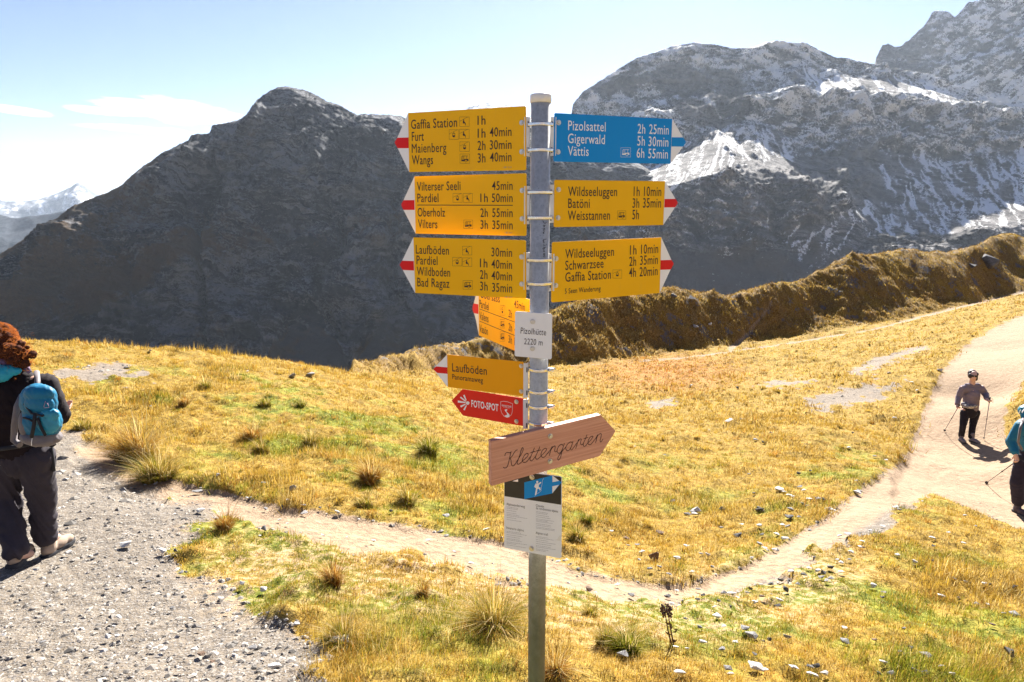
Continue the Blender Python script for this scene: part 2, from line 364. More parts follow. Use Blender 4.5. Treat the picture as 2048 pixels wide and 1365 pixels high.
az = np.concatenate([np.linspace(-180, -46, 50)[:-1], np.linspace(-46, 46, 760), np.linspace(46, 180, 50)[1:-1]])
rr = np.concatenate([np.array([.25, .6, 1.0, 1.4]), np.exp(np.linspace(math.log(1.7), math.log(26), 290)), np.linspace(26.15, 62, 240), np.linspace(62.6, 90, 40), np.exp(np.linspace(math.log(92), math.log(900), 60)), np.array([1500, 3000, 6000, 9800])])
RR, AZ = np.meshgrid(rr, np.radians(az), indexing='ij')
gx = RR * np.sin(AZ); gy = RR * np.cos(AZ)
gz, GZ = height(gx, gy)

t = NT('ground_cover')
co = t.coord(); px_ = t.n('ShaderNodeTexCoord').outputs['Object']
nA = t.noise(co, 1.7, 6, .6); nB = t.noise(co, 14, 6, .65); nC = t.noise(co, 90, 4, .6); nD = t.noise(co, .35, 5, .6)
straw = t.ramp(t.math('ADD', t.math('MULTIPLY', nB, .6), t.math('MULTIPLY', nC, .4)), [(.33, (.09, .055, .012)), (.46, (.23, .145, .026)), (.56, (.35, .225, .038)), (.70, (.47, .34, .10))])
greenc = t.ramp(nB, [(.3, (.05, .07, .008)), (.5, (.17, .18, .02)), (.7, (.36, .32, .05))])
rustc = t.ramp(nB, [(.3, (.13, .055, .012)), (.55, (.33, .16, .035)), (.75, (.50, .30, .08))])
hillc = t.ramp(nB, [(.3, (.06, .035, .012)), (.5, (.20, .12, .035)), (.68, (.36, .24, .08))])
grass = t.mix(t.mapr(t.math('ADD', t.attr('green'), t.math('MULTIPLY', t.math('SUBTRACT', nA, .5), 1.2)), .30, .75), straw, greenc)
grass = t.mix(t.attr('rust'), grass, rustc)
hillc = t.mix(t.math('MULTIPLY', t.mapr(nD, .48, .62), .7), hillc, straw)
grass = t.mix(t.attr('hill'), grass, hillc)
vor = t.n('ShaderNodeTexVoronoi', {'Vector': co, 'Scale': 38.0, 'Randomness': 1.0})
chip = t.ramp(vor.outputs['Color'], [(.0, (.10, .095, .10)), (.35, (.20, .185, .17)), (.7, (.30, .275, .245)), (1, (.46, .43, .39))])
gravc = t.mix(t.mapr(nB, .35, .65), (.13, .105, .08), (.22, .18, .135))
gravc = t.mix(t.mapr(nC, .5, .6), gravc, chip)
sand = t.ramp(t.math('ADD', t.math('MULTIPLY', nB, .5), t.math('MULTIPLY', nC, .5)), [(.3, (.19, .125, .075)), (.5, (.30, .21, .135)), (.7, (.42, .32, .22))])
bare = t.mix(t.attr('stony'), sand, gravc)
edge = t.math('ADD', t.attr('bare'), t.math('MULTIPLY', t.math('SUBTRACT', t.math('ADD', t.math('MULTIPLY', nB, .6), t.math('MULTIPLY', nC, .4)), .5), 1.1))
col = t.mix(t.mapr(edge, .42, .62), grass, bare)
col = t.mix(t.math('MULTIPLY', t.attr('dry'), t.mapr(nB, .45, .6)), col, (.42, .30, .17))
rockf = t.math('MULTIPLY', t.attr('hill'), t.mapr(t.noise(co, .9, 6, .7), .565, .60))
col = t.mix(rockf, col, (.13, .12, .115))
hb_ = t.math('ADD', t.math('MULTIPLY', nB, .5), t.math('MULTIPLY', nC, .35))
t.m.displacement_method = 'BUMP'
bs = t.bsdf(Base_Color=col, Roughness=.95, Normal=t.bump(t.noise(co, 5.0, 5, .7), .55, .10, t.bump(hb_, .8, .03)))
t.set(bs.inputs['Specular IOR Level'], .15)
M_ground = t.done(bs)
stony = np.clip(GZ['gravel'] + GZ['scree'] + .35 * GZ['track'] - .9 * GZ['road'] - .5 * GZ['trail'] * (1 - GZ['gravel']) + .5 * sstep(1180, 1260, GZ['py']) * 0, 0, 1)
stony = np.maximum(stony, GZ['trail'] * sstep(0, 22, GZ['py'] - interp(GZ['px'], [(1250, 1190), (1450, 1172), (1600, 1108), (1700, 1050), (1800, 990)])) * sstep(1150, 1300, GZ['px']))
gme = mesh_np('ground', np.stack([gx, gy, gz], -1).reshape(-1, 3), grid_faces(*gx.shape, wrap=True)[:, ::-1], M_ground,
              attrs={k: GZ[k] for k in ('bare', 'dry', 'hill', 'green', 'rust')} | {'stony': stony})
link('ground', gme, kind='structure')

# ------------------------------------------------------------------ mountains: faces with real distance and slope
def mountain(name, pxs, lines, F, rows, back=400, relief=30, nscale=1 / 260., seed=1, carve=None, ridge_amp=1.0, extra=None, mat=None, strata=0, flat=None):
    """lines: list of interp tables py(px) from ridge down to base; F: distance for each line (number or table)"""
    nl = len(lines)
    Y = np.stack([interp(pxs, l) for l in lines]); FF = np.stack([interp(pxs, f) if isinstance(f, list) else np.full(pxs.shape, float(f)) for f in F])
    tt = np.linspace(0, nl - 1, rows)
    k = np.clip(tt.astype(int), 0, nl - 2); fr = (tt - k)[:, None]
    PY = Y[k] * (1 - fr) + Y[k + 1] * fr; FV = FF[k] * (1 - fr) + FF[k + 1] * fr
    PX = np.broadcast_to(pxs[None, :], PY.shape)
    v = (PY - 682.5) / FPX; fw = CP - v * SP; dn = SP + v * CP
    x = (PX - 1024) / FPX * FV / fw; y = FV + 0; z = -dn * FV / fw
    # relief pushes the face in and out along its facing direction
    n = fbm(x * nscale, z * nscale * 1.2 + y * nscale * .3, 7, seed, gain=.55, ridged=True)
    n2 = fbm(x * nscale * 5, (z + .3 * y) * nscale * 5, 4, seed + 50, gain=.6)
    disp = relief * (n - .2) + relief * .22 * n2
    if strata:
        q = z + .18 * x + 26 * fbm(x * .004, z * .004, 3, seed + 9)
        st = fbm(x * .006, q * .11, 4, seed + 70, gain=.62)
        disp = disp + strata * st
    if flat is not None: disp = disp * (1 - .80 * flat(PX + 22 * n2, PY + 16 * n2))
    if carve is not None: disp = disp + carve(PX, PY)
    top = np.clip(tt / .25, 0, 1)[:, None] if nl > 1 else 1
    f_ = (.10 + .90 * top)
    nx = -x / np.hypot(x, y)
    x2 = x + nx * disp * f_ * .3; y2 = y - disp * f_ * .85; z2 = z + disp * f_ * .38
    # jagged skyline
    rj = ridge_amp * FV[0] / FPX * (4.5 * fbm(pxs / 42., pxs * 0 + seed, 5, seed + 5, gain=.6) + 2.2 * fbm(pxs / 7., pxs * 0 + seed, 3, seed + 6, gain=.7))
    z2 = z2 + rj[None, :] * (1 - np.clip(tt / .5, 0, 1))[:, None]
    # back slope behind the skyline
    nb = 14; bk = []
    for i in range(nb, 0, -1):
        s = (i / nb) ** 1.4 * back
        bk.append(np.stack([x2[0] * (1 + s / y2[0]), y2[0] + s, z2[0] - s * .75 - 4 * s / back], -1))
    V = np.concatenate([np.stack(bk), np.stack([x2, y2, z2], -1)], 0)
    pad = lambda a: np.concatenate([np.repeat(a[:1], nb, 0), a], 0)
    attrs = {}
    if extra is not None:
        for kk, a in extra(PX, PY, x2, y2, z2, n, n2).items(): attrs[kk] = pad(a)
    me = mesh_np(name, V.reshape(-1, 3), grid_faces(V.shape[0], V.shape[1])[:, ::-1], mat, attrs=attrs)
    return link(name, me, kind='structure')

def rock_mat(name, dark, mid, light, brown, snowy=False, tint=None):
    t = NT(name); co = t.coord()
    wv = t.noise(co, .006, 6, .6)
    # bedding: noise stretched along tilted layers, bent by a slow warp
    sw = t.n('ShaderNodeSeparateXYZ', {0: co}); 
    q = t.math('ADD', t.math('ADD', sw.outputs[2], t.math('MULTIPLY', sw.outputs[0], .18)), t.math('ADD', t.math('MULTIPLY', wv, 110.0), t.math('MULTIPLY', t.noise(co, .03, 4, .6), 26.0)))
    cv = t.n('ShaderNodeCombineXYZ'); t.set(cv.inputs[0], t.math('MULTIPLY', sw.outputs[0], .017)); t.set(cv.inputs[1], t.math('MULTIPLY', sw.outputs[1], .012)); t.set(cv.inputs[2], t.math('MULTIPLY', q, .17))
    bed = t.noise(cv.outputs[0], 1.0, 7, .72)
    nz = t.noise(co, .03, 8, .68); fine = t.noise(co, .25, 5, .7)
    f = t.math('ADD', t.math('MULTIPLY', bed, .62), t.math('ADD', t.math('MULTIPLY', nz, .13), t.math('MULTIPLY', fine, .25)))
    big = t.noise(co, .0075, 5, .6, 1.0)
    f = t.math('ADD', f, t.math('MULTIPLY', t.math('SUBTRACT', big, .5), .25)); f = t.math('ADD', t.math('MULTIPLY', t.math('SUBTRACT', f, .5), 1.7), .5)
    col = t.ramp(f, [(.43, dark), (.49, mid), (.545, light), (.60, tuple(c * 1.35 for c in light))])
    bf = t.math('ADD', t.attr('brown'), t.math('MULTIPLY', t.math('SUBTRACT', nz, .5), 1.3))
    col = t.mix(t.mapr(bf, .42, .66), col, t.mix(t.mapr(fine, .3, .7), tuple(c * .6 for c in brown), brown))
    sc = t.math('ADD', t.attr('scree'), t.math('MULTIPLY', t.math('SUBTRACT', nz, .5), .4))
    col = t.mix(t.math('MULTIPLY', t.mapr(sc, .35, .65), .9), col, t.mix(fine, tuple(c * .75 for c in mid), mid))
    rough = .9
    if snowy:
        s = t.math('ADD', t.attr('snow'), t.math('ADD', t.math('MULTIPLY', t.math('SUBTRACT', bed, .5), .7), t.math('ADD', t.math('MULTIPLY', t.math('SUBTRACT', nz, .5), .6), t.math('MULTIPLY', t.math('SUBTRACT', fine, .5), 1.1))))
        col = t.mix(t.mapr(s, .50, .62), col, (.93, .92, .91))
    b = t.bsdf(Base_Color=col, Roughness=rough, Normal=t.bump(f, 1.0, 10.0))
    t.set(b.inputs['Specular IOR Level'], .2)
    return t.done(b)
M_rockA = rock_mat('slate_rock', (.012, .015, .022), (.042, .044, .054), (.135, .138, .15), (.098, .056, .022), snowy=True)
M_rockB = rock_mat('snowy_rock', (.045, .042, .045), (.105, .097, .097), (.20, .185, .18), (.10, .075, .05), snowy=True)
M_far = rock_mat('far_rock', (.05, .06, .08), (.08, .09, .11), (.12, .13, .15), (.07, .07, .06), snowy=True)

M_far_dark = rock_mat('far_dark_rock', (.008, .012, .022), (.018, .026, .042), (.035, .045, .06), (.02, .026, .03))
def smooth_noise(x, y, s): return fbm(x, y, 4, s)
# A: the dark peak left of the post
A_ridge = [(-700, 860), (-300, 660), (0, 512), (60, 475), (100, 447), (150, 412), (200, 392), (240, 376), (280, 342), (330, 305), (378, 283), (384, 270), (420, 267), (425, 254), (455, 250), (482, 243), (508, 226), (516, 203), (540, 187), (555, 180), (575, 179), (600, 182), (622, 188),
           (650, 201), (690, 217), (715, 232), (745, 231), (800, 236), (830, 246), (900, 250), (1000, 252), (1100, 262), (1200, 300), (1500, 420)]
def carveA(px, py):
    d = 0
    for pts, dep in [([(438, 330, 6), (430, 400, 14), (410, 470, 10), (412, 600, 7), (425, 720, 6)], 30), ([(680, 440, 8), (690, 500, 8), (640, 545, 12), (650, 620, 12), (690, 690, 12)], 26), ([(200, 620, 14), (120, 690, 16), (60, 740, 14)], 20),
                     ([(330, 560, 12), (230, 640, 10), (150, 720, 10)], 14), ([(640, 370, 8), (700, 560, 8)], 12), ([(560, 560, 10), (520, 680, 14)], 14), ([(800, 400, 12), (780, 560, 14), (800, 700, 12)], 20)]:
        d = d - 1.9 * dep * np.exp(-seg_dist(px, py, pts) ** 2)
    for pts, dep in [([(500, 230, 30), (470, 330, 34), (500, 480, 30), (520, 560, 24)], 22), ([(600, 200, 30), (620, 300, 40), (600, 480, 40)], 18), ([(300, 360, 26), (180, 480, 30), (60, 600, 30)], 18), ([(360, 380, 26), (330, 520, 30), (280, 640, 22)], 18)]:
        d = d + dep * np.exp(-seg_dist(px, py, pts) ** 2)
    cone = sstep(1.15, .85, np.abs(px - 625) / np.maximum((py - 590) * .62, 1)) * (py > 590)
    cone2 = sstep(1.15, .85, np.abs(px - 800) / np.maximum((py - 570) * .55, 1)) * (py > 570)
    return d * (1 - .7 * np.maximum(cone, cone2)) + 20 * np.maximum(cone, cone2) * sstep(590, 760, py)
def flatA(px, py):
    cone = sstep(1.1, .9, np.abs(px - 625) / np.maximum((py - 600) * .62, 1)) * (py > 600)
    return np.maximum(cone, sstep(1.1, .9, np.abs(px - 800) / np.maximum((py - 585) * .55, 1)) * (py > 585))
def extraA(px, py, x, y, z, n, n2):
    cone = sstep(1.1, .9, np.abs(px - 625) / np.maximum((py - 600) * .62, 1)) * (py > 600)
    cone2 = sstep(1.1, .9, np.abs(px - 800) / np.maximum((py - 585) * .55, 1)) * (py > 585)
    sc = np.clip(np.maximum(cone, cone2) * sstep(585, 690, py + 60 * n2) * (.75 + .6 * n2), 0, 1)
    low = fbm(x * .004, z * .006, 4, 8)
    ridge = interp(px, A_ridge)
    br = .33 + .60 * low + .35 * sstep(60, 0, py - ridge) * sstep(520, 300, px) + .5 * np.exp(-seg_dist(px, py, [(200, 600, 30), (330, 540, 24), (420, 500, 20)]) ** 2) + .45 * np.exp(-seg_dist(px, py, [(300, 400, 40), (150, 520, 50), (60, 620, 50)]) ** 2)
    br = br + .5 * sstep(640, 720, py) * sc - .5 * np.exp(-seg_dist(px, py, [(690, 640, 8), (705, 735, 12)]) ** 2)
    sn = np.full(px.shape, -.4)
    for pts, s in [([(430, 285, 8), (500, 302, 8)], .75), ([(620, 315, 6), (720, 345, 7), (800, 350, 8)], .7), ([(770, 285, 14), (800, 320, 16), (830, 330, 20), (1050, 350, 30)], .78), ([(395, 348, 5), (402, 352, 4)], .7), ([(315, 332, 5), (340, 330, 4)], .7)]:
        sn = np.maximum(sn, -.4 + s * np.exp(-seg_dist(px, py, pts) ** 2) + .1 * n2)
    return {'brown': br, 'scree': sc * .9, 'snow': sn}
pxsA = np.concatenate([np.linspace(-700, 0, 60)[:-1], np.linspace(0, 860, 500), np.linspace(860, 1150, 60)[1:], np.linspace(1150, 1500, 30)[1:]])
mountain('mountain', pxsA, [A_ridge, [(-700, 900), (0, 700), (400, 560), (600, 480), (1100, 480), (1500, 560)], [(-700, 1000), (2000, 960)]],
         [[(-700, 900), (0, 1080), (400, 1300), (590, 1400), (900, 1440), (1500, 1560)], [(-700, 850), (0, 980), (400, 1130), (600, 1180), (1100, 1240), (1500, 1240)], 860],
         310, relief=120, seed=3, flat=flatA, carve=carveA, extra=extraA, mat=M_rockA, strata=11, ridge_amp=.9)

# B: the broad snow-streaked mountain on the right
B_ridge = [(900, 640), (1000, 520), (1060, 400), (1100, 320), (1132, 262), (1142, 232), (1146, 208), (1166, 184), (1212, 155), (1250, 130), (1272, 117), (1340, 96), (1386, 86), (1440, 91), (1472, 98), (1500, 96), (1530, 87), (1560, 84), (1600, 88), (1622, 94), (1672, 113), (1740, 128), (1852, 148), (1900, 175), (2048, 230), (2200, 290), (2500, 380)]
B1 = [(900, 660), (1100, 380), (1146, 300), (1250, 215), (1437, 175), (1600, 135), (1760, 158), (1900, 186), (2048, 242), (2500, 400)]
B2 = [(900, 680), (1100, 430), (1146, 340), (1250, 250), (1437, 215), (1560, 190), (1600, 192), (1760, 190), (1900, 212), (1960, 222), (2048, 256), (2500, 420)]
B3 = [(900, 700), (1100, 480), (1146, 400), (1250, 330), (1400, 272), (1437, 252), (1480, 262), (1520, 238), (1600, 290), (1760, 296), (1900, 318), (2048, 290), (2500, 440)]
B4 = [(900, 720), (1100, 520), (1146, 450), (1250, 400), (1437, 345), (1600, 372), (1700, 420), (1760, 470), (1900, 470), (2048, 440), (2500, 500)]
B5 = [(900, 760), (1100, 560), (1146, 520), (1250, 490), (1437, 470), (1600, 460), (1760, 500), (1900, 500), (2048, 480), (2500, 540)]
B6 = [(900, 900), (2500, 760)]
FANS = [([(1437, 254), (1455, 300), (1478, 330), (1440, 345), (1350, 392), (1250, 372), (1215, 355), (1330, 300), (1400, 285)], 1500, 120, 30, .50, .85),
        ([(1437, 254), (1490, 290), (1510, 320), (1520, 345), (1475, 322), (1450, 300)], 1380, 140, 26, .50, 1.0),
        ([(1520, 240), (1560, 270), (1600, 310), (1660, 345), (1600, 335), (1560, 345), (1520, 335), (1505, 290)], 1440, 100, 28, .54, .9),
        ([(1590, 138), (1620, 148), (1720, 160), (1800, 150), (1880, 178), (1960, 208), (1900, 214), (1800, 190), (1700, 185), (1625, 192)], 1300, -250, 80, .52, 1.1),
        ([(1760, 290), (1790, 300), (1850, 380), (1930, 440), (1880, 470), (1790, 460), (1700, 460), (1740, 380)], 1690, 60, 34, .46, 1.1),
        ([(1800, 300), (1930, 330), (2060, 290), (2080, 430), (1990, 440), (1900, 430), (1850, 380)], 1600, 0, 44, .50, 1.2),
        ([(1700, 420), (1900, 440), (2060, 420), (2060, 452), (1900, 470), (1740, 478), (1600, 470)], 1600, 0, 44, .46, 1.0),
        ([(1560, 460), (1700, 440), (1740, 470), (1690, 540), (1640, 560), (1600, 530)], 1800, 200, 24, .38, 1.0)]
def flatB(px, py):
    m = np.zeros_like(px)
    for f in FANS: m = np.maximum(m, sstep(16, -10, poly_sd(px, py, f[0])))
    return np.maximum(m, .7 * sstep(480, 560, py))
def streaks(px, py, ax, ay, s, seed):
    ang = np.arctan2(px - ax, py - ay); w_ = fbm(px / 26., py / 34., 3, seed + 3)
    return .85 * fbm(ang * s + 1.5 * w_, np.hypot(px - ax, py - ay) * .012, 4, seed, gain=.6) + .30 * w_
def extraB(px, py, x, y, z, n, n2):
    ridge = interp(px, B_ridge)
    s = .29 + .42 * fbm((px + .4 * py) / 48., (py - .22 * px) / 11., 4, 12, gain=.6) + .16 * n2 + .12 * n
    s = s + .20 * sstep(430, 200, py) - .22 * sstep(1480, 1200, px) * sstep(400, 300, py)*0 - .15*sstep(470,560,py)
    # tongues of snow down the scree chutes, seams of rock between
    def fan(poly, ax, ay, sc, base, amp, soft=8):
        m = sstep(soft, -soft, poly_sd(px + 14 * n2, py + 14 * n2, poly)); return m, base + amp * streaks(px, py, ax, ay, sc, 21)
    for poly, ax, ay, sc, base, amp in FANS + [
        ([(1145, 222), (1220, 208), (1232, 218), (1160, 232)], 1200, 0, 10, .6, .3),
        ([(1500, 94), (1545, 84), (1600, 90), (1590, 102), (1540, 100)], 1500, 0, 10, .75, .3),
        ([(1150, 190), (1290, 140), (1480, 150), (1500, 240), (1380, 250), (1300, 180), (1200, 200)], 1300, -100, 22, .24, .5),
        ([(1500, 330), (1760, 300), (1760, 400), (1600, 400)], 1500, 100, 22, .22, .55)]:
        m, v = fan(poly, ax, ay, sc, base, amp); s = s * (1 - m) + v * m
    for pts, v in [([(1495, 240, 5), (1530, 235, 4)], .7), ([(1630, 560, 3), (1585, 600, 4), (1565, 640, 3)], .62), ([(1330, 205, 5), (1420, 212, 5), (1470, 235, 4)], .6), ([(1240, 165, 6), (1300, 150, 5)], .6),
                   ([(1860, 205, 4), (1900, 212, 6), (1955, 208, 4)], .9), ([(1820, 146, 3), (1850, 148, 5), (1870, 165, 3)], .9), ([(1610, 235, 5), (1680, 262, 4)], .5), ([(1620, 272, 4), (1690, 278, 5)], .6), ([(1530, 430, 2), (1532, 470, 3)], .62)]:
        s = np.maximum(s, v * np.exp(-seg_dist(px, py, pts) ** 2) + .2 * n2)
    lowb = fbm(px / 120., py / 90., 4, 88)
    br = .20 + .35 * lowb + .30 * sstep(470, 560, py) + .2 * sstep(1800, 1500, px) * sstep(330, 450, py)
    sc = sstep(460, 540, py) * .8
    return {'brown': br, 'scree': sc, 'snow': s}
def carveB(px, py):
    d = 0
    for pts, dep in [([(1620, 90, 10), (1640, 150, 12)], 12), ([(1480, 150, 20), (1440, 250, 14)], 22), ([(1560, 150, 20), (1520, 240, 14)], 16), ([(1640, 190, 10), (1650, 290, 14)], 20), ([(1740, 190, 10), (1760, 290, 12)], 22), ([(1810, 210, 8), (1800, 300, 12)], 20),
                     ([(1560, 380, 16), (1550, 470, 16)], 24), ([(1420, 380, 14), (1400, 480, 14)], 16), ([(1900, 220, 8), (1890, 310, 12)], 18), ([(1560, 560, 8), (1530, 640, 10)], 14), ([(1300, 400, 16), (1310, 520, 20)], 14)]:
        d = d - dep * np.exp(-seg_dist(px, py, pts) ** 2)
    return d
pxsB = np.concatenate([np.linspace(900, 1120, 50)[:-1], np.linspace(1120, 2080, 600), np.linspace(2080, 2500, 50)[1:]])
mountain('mountain', pxsB, [B_ridge, B1, B2, B3, B4, B5, B6], [2050, 1980, 1720, 1660, 1270, 1200, 860], 360, relief=60, nscale=1 / 170., seed=15, flat=flatB, carve=carveB, extra=extraB, mat=M_rockB, strata=9, ridge_amp=.8)

# C: the high crag behind it
C_ridge = [(1500, 260), (1650, 230), (1720, 190), (1742, 150), (1752, 116), (1764, 92), (1776, 88), (1790, 96), (1797, 98), (1812, 84), (1850, 50), (1866, 24), (1884, 22), (1902, 29), (1908, 36), (1932, 10), (1950, 4), (1975, -8), (2048, -60), (2120, -110), (2250, -90), (2400, -40), (2600, 60)]
def extraC(px, py, x, y, z, n, n2):
    s = .53 + .60 * fbm((px - .6 * py) / 34., (py + .5 * px) / 12., 5, 22, gain=.6) + .14 * n2 + .16 * sstep(140, 220, py) - .28 * sstep(1900, 1780, px) * sstep(170, 120, py)
    return {'brown': px * 0 + .05, 'scree': px * 0, 'snow': s}
pxsC = np.concatenate([np.linspace(1500, 1720, 30)[:-1], np.linspace(1720, 2080, 260), np.linspace(2080, 2600, 60)[1:]])
mountain('mountain', pxsC, [C_ridge, [(1500, 420), (2600, 420)]], [2600, 2150], 240, relief=75, nscale=1 / 330., seed=29, extra=extraC, mat=M_rockB, strata=8, ridge_amp=1.5)

# D: far ranges at the left edge and behind the first sign
def extraD(k, base, sb=0):
    def f(px, py, x, y, z, n, n2):
        return {'brown': px * 0 + base, 'scree': px * 0, 'snow': px * 0 + k + .5 * n2 + sb * fbm(px / 14., py / 10., 3, 5)}
    return f
mountain('mountain', np.linspace(-300, 420, 160), [[(-600, 380), (-200, 425), (0, 430), (30, 437), (62, 434), (90, 430), (134, 422), (200, 432), (420, 470)], [(-600, 640), (420, 640)]], [4300, 3300], 60, relief=110, nscale=1 / 900., seed=41, extra=extraD(-.5, .3), mat=M_far_dark, ridge_amp=.7, back=900)
mountain('mountain', np.linspace(-220, 420, 200), [[(-600, 400), (-150, 372), (-60, 392), (0, 397), (12, 403), (40, 404), (80, 399), (112, 388), (140, 376), (156, 366), (164, 367), (180, 380), (196, 392), (225, 396), (300, 418), (420, 440)], [(-600, 500), (420, 500)]], [9500, 7600], 70, relief=260, nscale=1 / 1500., seed=47, extra=extraD(.42, .0, .35), mat=M_far, ridge_amp=.55, back=1500)
mountain('mountain', np.linspace(860, 1220, 160), [[(860, 240), (925, 228), (938, 214), (955, 209), (972, 204), (990, 203), (1002, 208), (1018, 209), (1040, 222), (1060, 236), (1120, 262), (1220, 300)], [(860, 330), (1220, 360)]], [6200, 5000], 60, relief=170, nscale=1 / 900., seed=53, extra=extraD(.5, .0, .3), mat=M_far, ridge_amp=.5, back=900)

# the air
HAZE_DENSITY = 2.7e-5
hb = bmesh.new(); bmesh.ops.create_cube(hb, size=1)
hme = bpy.data.meshes.new('haze'); hb.to_mesh(hme); hb.free()
hz = link('haze', hme, kind='stuff'); hz.scale = (23000, 23000, 1420); hz.location = (0, 500, -320 + 710)
t = NT('haze'); pv = t.n('ShaderNodeVolumePrincipled', {'Color': (.72, .84, 1.0), 'Density': HAZE_DENSITY, 'Anisotropy': .35})
t.t.links.new(pv.outputs[0], t.out.inputs['Volume']); hme.materials.append(t.m)
# ------------------------------------------------------------------ the signpost
PF = 2.15; PX0 = .0865; PR = .030
M_yellow = simple('sign_yellow', (.95, .50, .002), .42, spec=.2, var=.02, varsc=6)
M_orange = simple('sign_orange_yellow', (.90, .38, .002), .42, spec=.2, var=.02, varsc=6)
M_white = simple('sign_white', (.88, .88, .89), .38, var=.015, varsc=8)
M_red = simple('sign_red', (.74, .008, .010), .42, spec=.25, var=.02)
M_redp = simple('photo_sign_red', (.76, .022, .012), .42, spec=.25, var=.03)
M_blue = simple('sign_blue', (.002, .27, .70), .42, spec=.25, var=.02, varsc=6)
M_ink = simple('sign_ink', (.028, .008, .004), .5, var=.02)
M_black = simple('board_black', (.018, .018, .020), .45, var=.25, varsc=14)
M_grey = simple('small_print_grey', (.28, .27, .28), .6, var=.05)
M_steel = simple('stainless_steel', (.80, .76, .70), .24, 1.0, bumpsc=60, bumpd=.0004, var=.08)
M_bolt = simple('bolt_steel', (.60, .58, .54), .34, .85, bumpsc=200, bumpd=.0005, var=.15, varsc=150)
M_alu = simple('bracket_aluminium', (.80, .78, .75), .5, .05, bumpsc=90, bumpd=.0003, var=.06)
M_slot = simple('bracket_slot_shadow', (.03, .03, .03), .8)
t = NT('galvanised_steel'); co = t.coord((1, 1, .8))
v = t.n('ShaderNodeTexVoronoi', {'Vector': co, 'Scale': 95.0}); nz = t.noise(co, 22, 6, .65); nf = t.noise(co, 260, 4, .6)
zg = t.n('ShaderNodeSeparateXYZ', {0: t.coord()})
spang = t.math('ADD', t.math('MULTIPLY', v.outputs['Distance'], .5), t.math('MULTIPLY', nz, .8))
base = t.ramp(spang, [(.25, (.36, .36, .345)), (.52, (.44, .44, .42)), (.80, (.53, .53, .51))])
base = t.mix(t.mapr(nf, .60, .72), base, (.16, .18, .20))
worn = t.mapr(t.math('ADD', zg.outputs[2], t.math('MULTIPLY', nz, .25)), .55, 1.15)
base = t.mix(worn, t.mix(t.mapr(nz, .4, .65), (.10, .108, .125), (.155, .168, .19)), base)
b = t.bsdf(Base_Color=base, Roughness=t.mapr(nz, .3, .7, .42, .62), Metallic=.12, Normal=t.bump(spang, .25, .0012)); M_galv = t.done(b)
t = NT('larch_board'); co = t.coord((1, 1, 1))
sp = t.n('ShaderNodeSeparateXYZ', {0: co}); gw = t.noise(t.coord((1.2, 9, 1)), 3.0, 4, .6)
g1 = t.noise(t.coord((2.2, 120, 30)), 1.0, 5, .62, .25); g2 = t.noise(t.coord((9, 700, 60)), 1.0, 3, .6)
f = t.math('ADD', t.math('MULTIPLY', g1, .65), t.math('MULTIPLY', g2, .35))
wc = t.ramp(f, [(.32, (.42, .17, .10)), (.45, (.60, .275, .175)), (.56, (.70, .35, .235)), (.70, (.80, .45, .32))])
wc = t.mix(t.mapr(gw, .35, .7), wc, t.mix(.5, wc, (.64, .30, .20)))
b = t.bsdf(Base_Color=wc, Roughness=.62, Normal=t.bump(f, .5, .0012)); M_wood = t.done(b)
M_burn = simple('burnt_lettering', (.030, .010, .006), .8)

post_z = H(PX0, PF)
post = empty('signpost', (PX0, PF, post_z), label='tall galvanised hiking signpost carrying yellow, blue, red and wooden arrow signs', cat='signpost')
ROOT = Matrix.Translation((PX0, PF, post_z))
def lathe_bm(bm, prof, cx, cy, seg=48, matf=None):
    rings = []
    for r, z in prof:
        rings.append([bm.verts.new((cx + r * math.cos(a), cy + r * math.sin(a), z)) for a in [2 * math.pi * i / seg for i in range(seg)]])
    for a, b in zip(rings[:-1], rings[1:]):
        for i in range(seg): bm.faces.new((a[i], a[(i + 1) % seg], b[(i + 1) % seg], b[i])).smooth = True
    if prof[-1][0] > 1e-5: bm.faces.new(rings[-1])
    if prof[0][0] > 1e-5: bm.faces.new(rings[0][::-1])
def bm_obj(name, bm, mat, parent=None, mw=None, smooth=None, **k):
    me = bpy.data.meshes.new(name); bmesh.ops.recalc_face_normals(bm, faces=bm.faces) if smooth != 'keep' else None
    bm.to_mesh(me); bm.free(); me.materials.append(mat)
    o = link(name, me, parent, **k)
    if mw is not None: o.matrix_local = mw
    return o
def front_z(py, F=PF - PR): return pix(1080, py, F)[2]
ztop = front_z(203); bm = bmesh.new(); lathe_bm(bm, [(PR, -.3), (PR, ztop - post_z)], 0, 0)
pole = bm_obj('pole', bm, M_galv, post)
bm = bmesh.new(); zc = ztop - post_z; zt = front_z(186) - post_z
lathe_bm(bm, [(PR + .0005, zc - .001), (PR + .0022, zc), (PR + .0022, zt - .004), (PR + .0008, zt - .001), (PR - .004, zt + .001), (0.004, zt + .004), (.0, zt + .0042)], 0, 0)
cap = bm_obj('pole_cap', bm, M_alu, post)
bm = bmesh.new(); lathe_bm(bm, [(.0058, 0), (.0066, .0004), (.0066, .001), (.0055, .0012), (.0050, .0006)], 0, 0, 20)
bm_obj('pole_cap_mark', bm, M_alu, cap, Matrix.Translation((.002, -PR - .0022, (zc + zt) / 2)) @ Matrix.Rotation(R(90), 4, 'X'))

